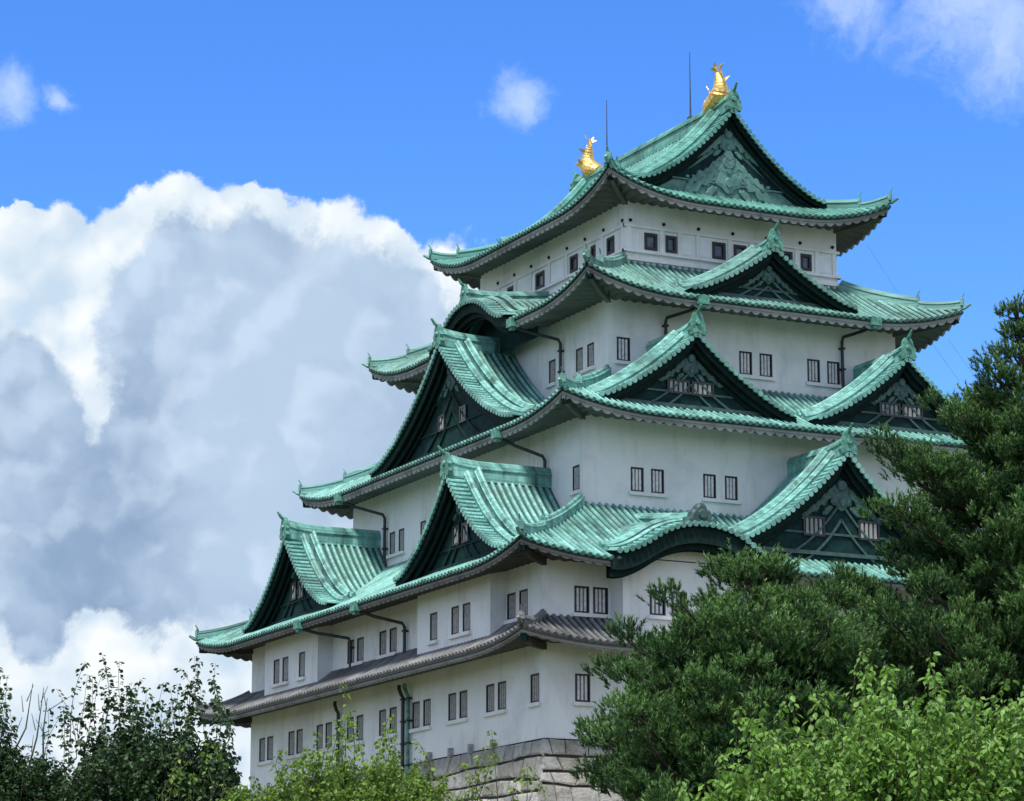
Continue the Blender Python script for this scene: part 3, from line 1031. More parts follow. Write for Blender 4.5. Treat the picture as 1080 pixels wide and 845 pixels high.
bay('B', 16.75, -14.2, -6.1, 4.35, 8.5, [-7.98, -10.4, -11.65], 15.9, (5.5, 6.86))
bay('B', 16.75, 6.45, 13.9, 4.35, 8.5, [8.6, 10.93, 12.2], 15.9, (5.5, 6.84))
bay('A', 19.2, -12.47, -5.53, 4.2, 8.3, [-10.67, -9.53, -7.6, -6.5], 18.0, (5.70, 6.86))
bay('A', 19.2, 5.53, 12.47, 4.2, 8.3, [10.67, 9.53, 7.6, 6.5], 18.0, (5.70, 6.86))


def top_storey_trim():
    hx, hy = HALF[5]
    t = MB()
    for z, ht, pr in ((27.36, 0.075, 0.13), (26.02, 0.06, 0.20), (25.62, 0.08, 0.12)):
        for face in 'ABCD':
            h, q = lens(face, hx, hy)
            a, n = FACES[face]
            t.box(P(face, 0, q + pr / 2, z), np.array(a) * (h + pr - (0.004 if face in 'BD' else 0)), np.array(n) * pr / 2, (0, 0, ht))
    for face, xs in (('A', (-6.18, -4.24, -3.18, -2.1, -0.2, 1.1, 2.6, 3.86, 5.1, 6.18)), ('B', (-8.3, -6.1, -4.2, -2.1, -0.1, 2.1, 4.0, 6.0, 8.3))):
        h, q = lens(face, hx, hy)
        a, n = FACES[face]
        for s in xs:
            t.box(P(face, s, q + 0.02, 26.685), np.array(a) * 0.12, np.array(n) * 0.065, (0, 0, 0.6))
    t.build('string_course', M['plaster'], w5)
    sm = simple_mat('white_shutter', (0.80, 0.81, 0.83), (0.72, 0.73, 0.75), 0.6, 2.0, 0.03)
    for face, lst in (('A', ((-3.3, -2.45), (-2.0, -1.3), (5.2, 5.95))), ('B', ((-5.95, -5.35), (-1.75, -0.25), (1.65, 2.0)))):
        h, q = lens(face, hx, hy)
        a, n = FACES[face]
        for s0, s1 in lst:
            s = MB()
            s.box(P(face, (s0 + s1) / 2, q + 0.012, 26.65), np.array(a) * (s1 - s0) / 2, np.array(n) * 0.02, (0, 0, 0.46))
            s.build('shutter', sm, w5)
    for face, xs in (('A', (-6.05, -4.1, -2.05, 0.0, 2.05, 4.1, 6.1)), ('B', (-8.25, -6.2, -4.15, -2.1, 0, 2.1, 4.15, 6.2))):
        h, q = lens(face, hx, hy)
        a, n = FACES[face]
        for x in xs:
            d = MB()
            d.tube([P(face, x, q - 0.02, 27.66), P(face, x, q + 0.07, 27.66)], [0.10, 0.085], 8)
            d.build('nail_cover', M['copper_board'], w5)


top_storey_trim()

# ------------------------------------------------------------------ assemble roofs
KA_S, KA_H = 9.0, 4.7      # arched gables over the two front bays


def arch_prof(zbase, h, flat=0.0):
    def f(u):
        x = min(1.0, abs(u))
        if x < 0.55:
            y = 1 - 0.80 * (x / 0.55) ** 2.2 * 0.62
        else:
            y0 = 1 - 0.80 * 0.62
            t = (x - 0.55) / 0.45
            y = y0 * (1 - t) ** 2.0 * (1 + 0.35 * t) + 0.06 * t * t
        return zbase + h * y
    return f


KA_P, KB_P = arch_prof(8.18, 1.62), arch_prof(22.85, 1.72)
kz = lambda c: (lambda s, r: KA_P((s - c) / KA_H) + 0.15 * (r + 0.17))
cut2 = {'A': [(-KA_S - 4.0, -KA_S + 4.0, kz(-KA_S)), (KA_S - 4.0, KA_S + 4.0, kz(KA_S))]}
cut4 = {'B': [(-3.9, 3.9, lambda s, r: KB_P(s / 4.7) + 0.12 * (r + 0.3))]}
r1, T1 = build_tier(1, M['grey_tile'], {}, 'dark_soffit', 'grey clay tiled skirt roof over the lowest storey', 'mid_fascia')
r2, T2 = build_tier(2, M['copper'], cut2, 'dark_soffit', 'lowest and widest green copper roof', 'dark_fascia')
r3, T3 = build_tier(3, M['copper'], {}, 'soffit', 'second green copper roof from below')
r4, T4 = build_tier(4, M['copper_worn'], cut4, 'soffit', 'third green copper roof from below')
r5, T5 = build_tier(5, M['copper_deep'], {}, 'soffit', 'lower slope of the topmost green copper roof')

# topmost gabled roof
pk = concave(34.3, 29.78, 0.58)
for face in ('A', 'C'):
    gable(face, 0.0, 8.75, 0.0, 5.75, pk, 'gable_roof', 'topmost gable roof carrying the golden fish' if face == 'A' else None, rel=0.95, ridge_w=0.30, ridge_h=0.72,
          qped=8.05, zfoot=29.0, trellis=False, end_sc=1.0, board=0.34, pmat=M['copper_pale'], bmat=M['copper_board'], mat=M['copper_deep'], inner=True, tier=T5)
# single gable over the fourth storey front
for face in ('A', 'C'):
    gable(face, 0.0, 12.62, 8.45, 5.0, concave(25.85, 23.12, 0.40), 'dormer_gable', mat=M['copper_worn'], label='front gable of the third green roof' if face == 'A' else None, tier=T4, rel=0.72, qped=11.85, zfoot=22.7, ridge_h=0.5, end_sc=0.95)
# pairs of gables over the third storey front
for face in ('A', 'C'):
    for s in (-6.1, 6.1):
        gable(face, s, 15.22, 10.55, 5.65, concave(20.22, 16.5, 0.42), 'dormer_gable', None, tier=T3, rel=0.85, qped=14.45, zfoot=15.9,
              bars=((-0.68, 17.45, 1.05, 0.5, 4), (0.68, 17.45, 1.05, 0.5, 4)), ridge_h=0.55, trellis=False)
# big gable over the second storey front
for face in ('A',):
    gable(face, 0.0, 18.95, 13.75, 7.4, concave(14.2, 9.15, 0.68), 'dormer_gable', 'large front gable of the lowest green roof', tier=T2, rel=1.15, qped=18.15, zfoot=8.4,
          bars=((-1.55, 10.30, 1.0, 0.75, 4), (1.55, 10.30, 1.0, 0.75, 4)), ridge_h=0.62, trellis=False)
# side gables
for face in ('B', 'D'):
    gable(face, 0.0, 12.85, 8.45, 8.9, concave(22.15, 16.65, 0.65), 'dormer_gable', 'large side gable of the second green roof' if face == 'B' else None, tier=T3, rel=1.0, qped=12.0, zfoot=15.9,
          bars=((1.25, 18.0, 0.55, 0.65, 2), (-1.35, 18.0, 0.55, 0.65, 2)), ridge_h=0.7, board=0.75)
    for s in (-10.3, 10.2):
        gable(face, s, 17.2, 11.6, 6.1, concave(13.15, 8.72, 0.68), 'dormer_gable', None, tier=T2, rel=0.8, qped=16.35, zfoot=8.1,
              bars=((0.5, 10.0, 0.5, 0.75, 2), (-0.5, 10.0, 0.5, 0.75, 2)), ridge_h=0.75)


for face in ('A',):
    for s in (-KA_S, KA_S):
        gable(face, s, 20.62, 13.75, KA_H, KA_P, 'arched_gable', 'arched curved gable over the front bay' if s < 0 else None, rel=0.0, qped=19.2, zfoot=8.25, board=1.45, pmat=M['plaster'],
              rise=0.15, arch=True, ridge_w=0.28, ridge_h=0.5, crest=True)
for face in ('B', 'D'):
    gable(face, 0.0, 11.35, 6.3, 4.7, KB_P, 'arched_gable', mat=M['copper_worn'], label='arched curved gable on the side of the third green roof' if face == 'B' else None, rel=0.0, qped=9.4, zfoot=22.0, board=0.95,
          rise=0.12, arch=True, ridge_w=0.26, ridge_h=0.55, end_sc=0.9)


# ------------------------------------------------------------------ golden fish, rods, pipes, cables
def golden_fish(sg):
    """sg = -1 near end, +1 far end; head on the ridge facing its middle, tail curling up over the end"""
    y0 = sg * 7.35
    z0 = 35.0
    path = [(sg * -1.25, -0.05), (sg * -0.85, 0.06), (sg * -0.40, 0.20), (sg * 0.02, 0.48), (sg * 0.16, 0.82), (sg * 0.12, 1.2), (sg * -0.02, 1.52), (sg * -0.12, 1.75)]
    rad = [(0.30, 0.26), (0.50, 0.42), (0.56, 0.50), (0.52, 0.48), (0.42, 0.40), (0.31, 0.30), (0.21, 0.20), (0.13, 0.12)]
    t = np.linspace(0, 7, 29)
    py = np.interp(t, range(8), [p[0] for p in path])
    pz = np.interp(t, range(8), [p[1] for p in path])
    rx = np.interp(t, range(8), [r[0] for r in rad])
    rn = np.interp(t, range(8), [r[1] for r in rad])
    b = MB()
    rows = []
    for i in range(29):
        d = np.array((0, py[min(i + 1, 28)] - py[max(i - 1, 0)], pz[min(i + 1, 28)] - pz[max(i - 1, 0)]))
        d /= np.linalg.norm(d)
        nn = np.cross((1.0, 0, 0), d)
        sc = 1.0 + 0.07 * (i % 2)
        rows.append([tuple(np.array((0, y0 + py[i], z0 + pz[i])) + sc * (rx[i] * math.cos(a) * np.array((1, 0, 0)) + rn[i] * math.sin(a) * nn)) for a in np.linspace(0, 2 * PI, 14, False)])
    b.grid(rows, None, True)
    b.add(rows[0], [tuple(range(14))])
    b.add(rows[-1], [tuple(range(14))])
    # brow and eyes
    for sx in (-1, 1):
        b.tube([(sx * 0.26, y0 - sg * 1.02, z0 + 0.28), (sx * 0.36, y0 - sg * 0.86, z0 + 0.40)], [0.10, 0.05], 7)
    o = b.build('golden_fish', M['gold'], castle, smooth=False)
    o['label'] = 'golden tiger-headed fish on the near end of the top ridge' if sg < 0 else 'golden tiger-headed fish on the far end of the top ridge'

    def fin(name, pts, th):
        """pts outline in world, thickened"""
        f = MB()
        Q = [np.array(p, float) for p in pts]
        nn = np.cross(Q[1] - Q[0], Q[2] - Q[0])
        nn /= np.linalg.norm(nn)
        k = len(Q)
        f.add([tuple(q + nn * th) for q in Q] + [tuple(q - nn * th) for q in Q],
              [tuple(range(k)), tuple(range(2 * k - 1, k - 1, -1))] + [(i, (i + 1) % k, k + (i + 1) % k, k + i) for i in range(k)])
        f.build(name, M['gold'], o)
    yt, zt = y0 + py[-1], z0 + pz[-1]
    for sx in (-1, 1):
        fin('tail_fin', [(0.02 * sx, yt, zt - 0.25), (0.10 * sx, yt - sg * 0.10, zt + 0.15), (0.34 * sx, yt - sg * 0.22, zt + 0.28), (0.22 * sx, yt - sg * 0.05, zt + 0.34), (0.30 * sx, yt + sg * 0.12, zt + 0.62),
                         (0.12 * sx, yt + sg * 0.06, zt + 0.42), (0.08 * sx, yt + sg * 0.22, zt + 0.50), (0.01 * sx, yt + sg * 0.10, zt + 0.05)], 0.025)
        fin('side_fin', [(0.30 * sx, y0 - sg * 0.35, z0 + 0.20), (0.40 * sx, y0 - sg * 0.05, z0 + 0.35), (0.78 * sx, y0 + sg * 0.22, z0 + 0.62), (0.66 * sx, y0 + sg * 0.05, z0 + 0.72),
                         (0.72 * sx, y0 - sg * 0.10, z0 + 0.95), (0.44 * sx, y0 - sg * 0.15, z0 + 0.62), (0.30 * sx, y0 - sg * 0.2, z0 + 0.42)], 0.03)
        fin('side_fin', [(0.22 * sx, y0 + sg * 0.12, z0 + 1.05), (0.26 * sx, y0 + sg * 0.18, z0 + 1.30), (0.52 * sx, y0 + sg * 0.30, z0 + 1.62), (0.34 * sx, y0 + sg * 0.10, z0 + 1.55), (0.18 * sx, y0 + sg * 0.05, z0 + 1.45)], 0.025)
    # spines down the outer back
    sp = MB()
    for i in range(9, 27, 2):
        c = np.array((0, y0 + py[i], z0 + pz[i]))
        d = np.array((0, py[i + 1] - py[i - 1], pz[i + 1] - pz[i - 1]))
        d /= np.linalg.norm(d)
        nn = np.cross((1.0, 0, 0), d)
        if nn[1] * sg < 0:
            nn = -nn
        sp.tube([c + nn * rn[i] * 0.8, c + nn * (rn[i] + 0.10) + d * 0.05, c + nn * (rn[i] + 0.22) + d * 0.18], [0.06, 0.04, 0.01], 5)
    sp.build('back_spines', M['gold'], o)


golden_fish(-1)
golden_fish(1)


def rods():
    for y, zt in ((-4.3, 38.85), (5.19, 38.9)):
        b = MB()
        b.tube([(0, y, 34.9), (0, y, 35.7), (0, y, 37.0), (0, y, zt)], [0.07, 0.05, 0.035, 0.02], 6)
        b.tube([(0, y, 34.95), (0, y, 35.25)], [0.16, 0.10], 8)
        b.box((0, y, 35.1), (0.14, 0, 0), (0, 0.14, 0), (0, 0, 0.08))
        b.build('lightning_rod', M['iron'], castle)


rods()


def pipe(face, s_in, s_wall, z_top, z_bend, z_end, q, over, r=0.085, mat='pipe', hopper=True, jog=0.0):
    b = MB()
    qw = q + 0.17
    pts = [P(face, s_in, q + over - 0.25, z_top), P(face, s_in * 0.75 + s_wall * 0.25, q + over * 0.62, z_top - (z_top - z_bend) * 0.35), P(face, s_wall, qw + 0.12, z_bend + 0.08), P(face, s_wall, qw, z_bend - 0.12),
           P(face, s_wall, qw, (z_bend + z_end) / 2), P(face, s_wall, qw, z_end)]
    b.tube(pts, r, 8)
    o = b.build('drain_pipe', M[mat], castle)
    a, n = FACES[face]
    for z in np.arange(z_end + 0.5, z_bend, 1.1):
        c = MB()
        c.box(P(face, s_wall, q + 0.13, z), np.array(a) * 0.13, np.array(n) * 0.15, (0, 0, 0.045))
        c.build('pipe_clamp', M['frame'], o)
    if hopper:
        h = MB()
        h.box(P(face, s_in, q + over + 0.04, z_top + 0.22), np.array(a) * 0.28, np.array(n) * 0.16, (0, 0, 0.22))
        h.box(P(face, s_in, q + over - 0.02, z_top - 0.06), np.array(a) * 0.17, np.array(n) * 0.12, (0, 0, 0.10))
        h.build('pipe_hopper', M['copper_trim'], o)


pipe('A', -4.55, -5.32, 22.35, 22.0, 19.0, 10.6, 2.55)
pipe('A', 5.6, 5.11, 22.35, 22.1, 18.9, 10.6, 2.55)
pipe('B', -5.0, -5.75, 22.25, 21.6, 18.4, 8.5, 2.55)
pipe('B', -9.2, -10.14, 15.45, 14.5, 11.0, 11.65, 2.3)
pipe('B', 10.4, 9.06, 15.45, 14.6, 11.2, 11.65, 2.3)
pipe('B', 5.2, 3.70, 7.55, 6.95, 4.95, 15.9, 2.45)
pipe('B', -2.2, -3.08, 7.55, 6.9, 5.0, 15.9, 2.45)
pipe('B', -2.9, -2.95, 3.9, 3.4, -0.6, 15.9, 0.6, 0.095, 'pipe', False)
pipe('B', -3.55, -3.58, 3.9, 3.4, -0.6, 15.9, 0.6, 0.10, 'copper_trim', False)
pipe('B', 5.2, 5.2, 3.9, 3.4, -0.2, 15.9, 0.6, 0.095, 'pipe', False)


def cables():
    for p0, p1 in (((7.6, -9.6, 27.7), (12.2, -11.0, 20.5)), ((10.6, -12.4, 22.3), (15.5, -14.5, 15.0))):
        b = MB()
        p0, p1 = np.array(p0), np.array(p1)
        b.tube([p0 + (p1 - p0) * t - np.array((0, 0, 0.6 * t * (1 - t))) for t in np.linspace(0, 1, 9)], 0.006, 5)
        b.build('guy_cable', M['iron'], castle)


cables()


# ------------------------------------------------------------------ stone base
def stone_base():
    """battered wall of large irregular fitted blocks, each with its own bulging face"""
    hx, hy = 15.98, 18.08
    depth = -GZ
    off = lambda z: 0.16 * (-z) + 0.012 * z * z       # batter, steeper towards the top
    r = random.Random(5)
    root = thing('stone_base', 'tall battered base of large grey fitted stones under the white castle walls', 'stone wall', (0, 0, GZ))
    core = MB()
    zs = np.linspace(0, -depth, 10)
    for face in 'ABCD':
        h, q = lens(face, hx, hy)
        core.grid([[P(face, sg * (h + off(z) - 0.12), q + off(z) - 0.12, z - 0.02 - GZ) for sg in (-1, 1)] for z in zs])
    core.add([(-hx, -hy, -0.03 - GZ), (hx, -hy, -0.03 - GZ), (hx, hy, -0.03 - GZ), (-hx, hy, -0.03 - GZ)], [(0, 1, 2, 3)])
    core.build('stone_core', M['joint'], root)
    blk = MB()
    tint = []
    for face in 'AB':
        h, q = lens(face, hx, hy)
        z = 0.0
        row = 0
        prev = None
        nseg = 60
        # wavy course lines
        lines = [lambda s: 0.0]
        zc = 0.0
        while zc > -depth:
            hgt = r.uniform(0.6, 0.95)
            zc -= hgt
            ph = [(r.uniform(0, 6), r.uniform(0.2, 1.1), r.uniform(0.03, 0.12)) for _ in range(4)]
            base = zc
            lines.append(lambda s, base=base, ph=ph: base + sum(0.6 * a * math.sin(f * s + p) for p, f, a in ph))
        for k in range(len(lines) - 1):
            s = -h - off(-1) - 3
            jt = jb = 0.0
            end = h + 6
            while s < end:
                w = r.uniform(0.55, 1.6)
                s1 = s + w
                tl, tr_ = lines[k](s), lines[k](s1)
                bl, br = lines[k + 1](s), lines[k + 1](s1)
                j0, j1 = jt, r.uniform(-0.3, 0.3)
                jp = jt = r.uniform(-0.2, 0.2)
                quad = [(s + 0.02 + j0, tl + r.uniform(-0.06, 0)), (s1 - 0.02 + jp, tr_ + r.uniform(-0.06, 0)), (s1 - 0.02 + j1, br + 0.03 + r.uniform(0, 0.08)), (s + 0.02 + jb, bl + 0.03 + r.uniform(0, 0.08))]
                jb = j1
                s = s1
                # clip to the tapering wall
                ok = True
                qd = []
                for (a, b) in quad:
                    lim = h + off(min(b, 0)) - 0.03
                    qd.append((max(-lim, min(lim, a)), min(b, 0.0) - 0.02))
                if abs(qd[0][0] - qd[1][0]) < 0.12:
                    continue
                c = (sum(p[0] for p in qd) / 4, sum(p[1] for p in qd) / 4)
                tn = r.random()
                bulge = r.uniform(0.01, 0.045)
                pt = lambda p, e: P(face, p[0], q + off(p[1]) + e, p[1] - GZ)
                outer = [pt(p, -0.13) for p in qd]
                mid = [pt((p[0] + (c[0] - p[0]) * 0.04, p[1] + (c[1] - p[1]) * 0.04), -0.01) for p in qd]
                inn = [pt((p[0] + (c[0] - p[0]) * 0.30, p[1] + (c[1] - p[1]) * 0.30), bulge * r.uniform(0.6, 1.1)) for p in qd]
                blk.grid([outer, mid, inn], None, True)
                blk.add(inn, [(0, 1, 2, 3)])
                tint.extend([tn] * 16)
    blk.build('stone_facing', M['stone'], root, tint=tint)
    # little drain spouts / stubs at the wall foot
    for s in (-13.0, -10.6, -8.4, -6.0):
        st = MB()
        st.box(P('B', s, 16.02, 0.12 - GZ), (0, 0.09, 0), (0.12, 0, 0), (0, 0, 0.22))
        st.build('foot_stub', M['bar'], root)


stone_base()


# ------------------------------------------------------------------ vegetation
def tri_mesh(name, V, F, mats, parent, tint):
    """V (n,3), F (m,k) uniform faces"""
    me = bpy.data.meshes.new(name)
    n, m, k = len(V), len(F), F.shape[1]
    me.vertices.add(n)
    me.vertices.foreach_set('co', V.astype(np.float32).ravel())
    me.loops.add(m * k)
    me.loops.foreach_set('vertex_index', F.astype(np.int32).ravel())
    me.polygons.add(m)
    me.polygons.foreach_set('loop_start', np.arange(0, m * k, k, dtype=np.int32))
    me.polygons.foreach_set('loop_total', np.full(m, k, np.int32))
    a = me.attributes.new('tint', 'FLOAT', 'POINT')
    a.data.foreach_set('value', tint.astype(np.float32))
    me.materials.append(mats)
    me.update(calc_edges=True)
    me.validate()
    o = bpy.data.objects.new(name, me)
    COL.objects.link(o)
    o.parent = parent
    return o


def unit(v):
    return v / (np.linalg.norm(v, axis=-1, keepdims=True) + 1e-9)


def perp(d):
    a = np.cross(d, np.array((0.0, 0, 1.0)) + 1e-3)
    a = unit(a)
    return a, np.cross(d, a)


def needles(base, axis, length, per, nlen, nw, g, tint0):
    """bottle-brush shoots: base (n,3), axis (n,3), length (n,)"""
    n = len(base)
    a, b = perp(axis)
    t = g.random((n, per)) ** 0.75
    ph = g.random((n, per)) * 2 * PI
    sp = 0.55 + 0.5 * g.random((n, per)) - 0.25 * t
    rad = np.cos(ph)[..., None] * a[:, None] + np.sin(ph)[..., None] * b[:, None]
    d = unit(axis[:, None] * np.cos(sp)[..., None] + rad * np.sin(sp)[..., None])
    p0 = base[:, None] + axis[:, None] * (t * length[:, None])[..., None]
    side = unit(np.cross(d, rad + 0.3 * g.normal(size=rad.shape)))
    ll = nlen * (0.7 + 0.6 * g.random((n, per)))[..., None]
    v0 = p0 - side * nw
    v1 = p0 + side * nw
    v2 = p0 + d * ll
    V = np.stack([v0, v1, v2], 2).reshape(-1, 3)
    F = np.arange(len(V)).reshape(-1, 3)
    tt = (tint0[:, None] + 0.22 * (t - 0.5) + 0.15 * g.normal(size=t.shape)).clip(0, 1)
    tint = np.repeat(tt.reshape(-1), 3)
    return V, F, tint


LEAF = np.array([(0, 0, 0), (-0.30, 0.28, 0.05), (-0.34, 0.58, 0.06), (0, 1.0, -0.08), (0.34, 0.58, 0.06), (0.30, 0.28, 0.05), (0, 0.48, -0.04)])
LEAF_F = np.array([(6, 0, 1), (6, 1, 2), (6, 2, 3), (6, 3, 4), (6, 4, 5), (6, 5, 0)])


def leaves(pos, axis, size, g, tint0, wide=1.0):
    n = len(pos)
    axis = unit(axis)
    upv = unit(np.array((0, 0, 1.0)) + 0.55 * g.normal(size=(n, 3)))
    sd = unit(np.cross(axis, upv))
    nr = np.cross(sd, axis)
    L = LEAF[None]
    w = (wide * (0.85 + 0.3 * g.random((n, 1, 1))))
    V = pos[:, None] + size[:, None, None] * (L[..., 0:1] * w * sd[:, None] + L[..., 1:2] * axis[:, None] + L[..., 2:3] * nr[:, None] * (0.5 + 1.5 * g.random((n, 1, 1))))
    F = LEAF_F[None] + 7 * np.arange(n)[:, None, None]
    return V.reshape(-1, 3), F.reshape(-1, 3), np.repeat(tint0.clip(0, 1), 7)


def pine(label, base, top_z, env, seed, mat, lean=(0, 0), n_lv=34, group=None, spray=1.0, zlow=-12.4):
    """layered black pine: whorled limbs that carry pads of upright bottle-brush shoots"""
    g = np.random.default_rng(seed)
    bx, by = base
    root = thing('pine_tree', label, 'pine tree', (bx, by, GZ), group)
    H = top_z - GZ
    tr = MB()
    zt = np.linspace(0, H - 0.15, 22)
    wob = lambda z: np.array((lean[0] * (z / H) + 0.14 * math.sin(z * 0.6 + seed), lean[1] * (z / H) + 0.14 * math.cos(z * 0.5 + seed * 2), z))
    tr.tube([wob(z) for z in zt], [0.24 * (1 - z / H) ** 0.8 + 0.018 for z in zt], 9)
    ez = np.array([e[0] for e in env])
    er = np.array([e[1] for e in env])
    oz = np.argsort(ez)
    R = lambda z: np.interp(z + GZ, ez[oz], er[oz])
    br = MB()
    Bs, Ax, Ln, Ti = [], [], [], []
    levels = np.linspace(zlow - GZ, H - 0.3, n_lv) + g.normal(size=n_lv) * 0.07
    for li, z in enumerate(levels):
        Rz = R(z)
        nb = int(6 + 3.0 * Rz)
        a0 = g.random() * 6.28
        for k in range(nb):
            ang = a0 + 2 * PI * k / nb + g.normal() * 0.30
            ln = max(0.18, Rz * (0.50 + 0.62 * g.random()))
            d = np.array((math.cos(ang), math.sin(ang), 0.0))
            sdv = np.array((-d[1], d[0], 0))
            p0 = wob(z - 0.10 * ln)
            up_ = 0.05 + 0.30 * g.random()
            T6 = np.linspace(0, 1, 6)
            pts = np.array([p0 + d * ln * t + np.array((0, 0, ln * (up_ * t + 0.12 * t * t - 0.10 * math.sin(t * 3)))) for t in T6])
            br.tube(pts, [0.030 + 0.010 * ln - (0.022 + 0.009 * ln) * t for t in T6], 5, cap=False)
            at_ = lambda t: np.array([np.interp(t, T6, pts[:, i]) for i in range(3)])
            limb_tone = 0.46 + 0.16 * g.normal()
            # pads: flat domes of upright shoots on side branchlets
            npd = max(2, int(ln * 6.0))
            for q in range(npd):
                t = 0.34 + 0.66 * (q + 0.3 + 0.7 * g.random()) / npd
                c = at_(min(1, t))
                reach = (0.42 * (1.15 - t) + 0.10) * min(1, 0.35 + ln * 0.4)
                c = c + sdv * g.uniform(-1, 1) * reach * 1.7 + d * 0.05 * g.normal() + np.array((0, 0, 0.035 * g.normal()))
                br.tube([at_(max(0, t - 0.15)), c], [0.010, 0.005], 4, cap=False)
                pr = g.uniform(0.14, 0.30) * min(1.0, 0.5 + 0.5 * Rz)
                ns = int(22 * spray * (pr / 0.21) ** 2)
                ra = pr * np.sqrt(g.random(ns))
                th = g.random(ns) * 2 * PI
                ofs = np.stack([ra * np.cos(th), ra * np.sin(th), 0.10 - 0.6 * ra * ra / pr + 0.02 * g.normal(size=ns)], 1)
                out = unit(np.stack([ofs[:, 0] / pr * 0.75, ofs[:, 1] / pr * 0.75, np.full(ns, 0.9)], 1) + d * 0.15 + 0.16 * g.normal(size=(ns, 3)))
                Bs.append(c + ofs)
                Ax.append(out)
                Ln.append(0.08 + 0.14 * g.random(ns))
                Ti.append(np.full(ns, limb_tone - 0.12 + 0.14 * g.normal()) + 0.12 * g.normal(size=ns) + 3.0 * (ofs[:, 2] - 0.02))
    # leader shoots
    for k in range(9):
        c = wob(H - 0.15 - 0.8 * g.random())
        Bs.append((c + g.normal(size=3) * 0.10)[None])
        Ax.append(unit(np.array((0, 0, 1.0)) + 0.3 * g.normal(size=3))[None])
        Ln.append(np.array([0.22 + 0.2 * g.random()]))
        Ti.append(np.array([0.5]))
    tr.build('trunk', M['bark'], root, smooth=True)
    br.build('limbs', M['bark'], root, smooth=True)
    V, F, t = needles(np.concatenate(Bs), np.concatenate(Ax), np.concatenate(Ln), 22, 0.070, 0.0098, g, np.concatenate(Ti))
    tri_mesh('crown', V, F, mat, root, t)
    return root


RT = np.array((_rt[0], _rt[1], 0.0))
FW = np.array((math.sin(CAM_YAW), math.cos(CAM_YAW), 0.0))


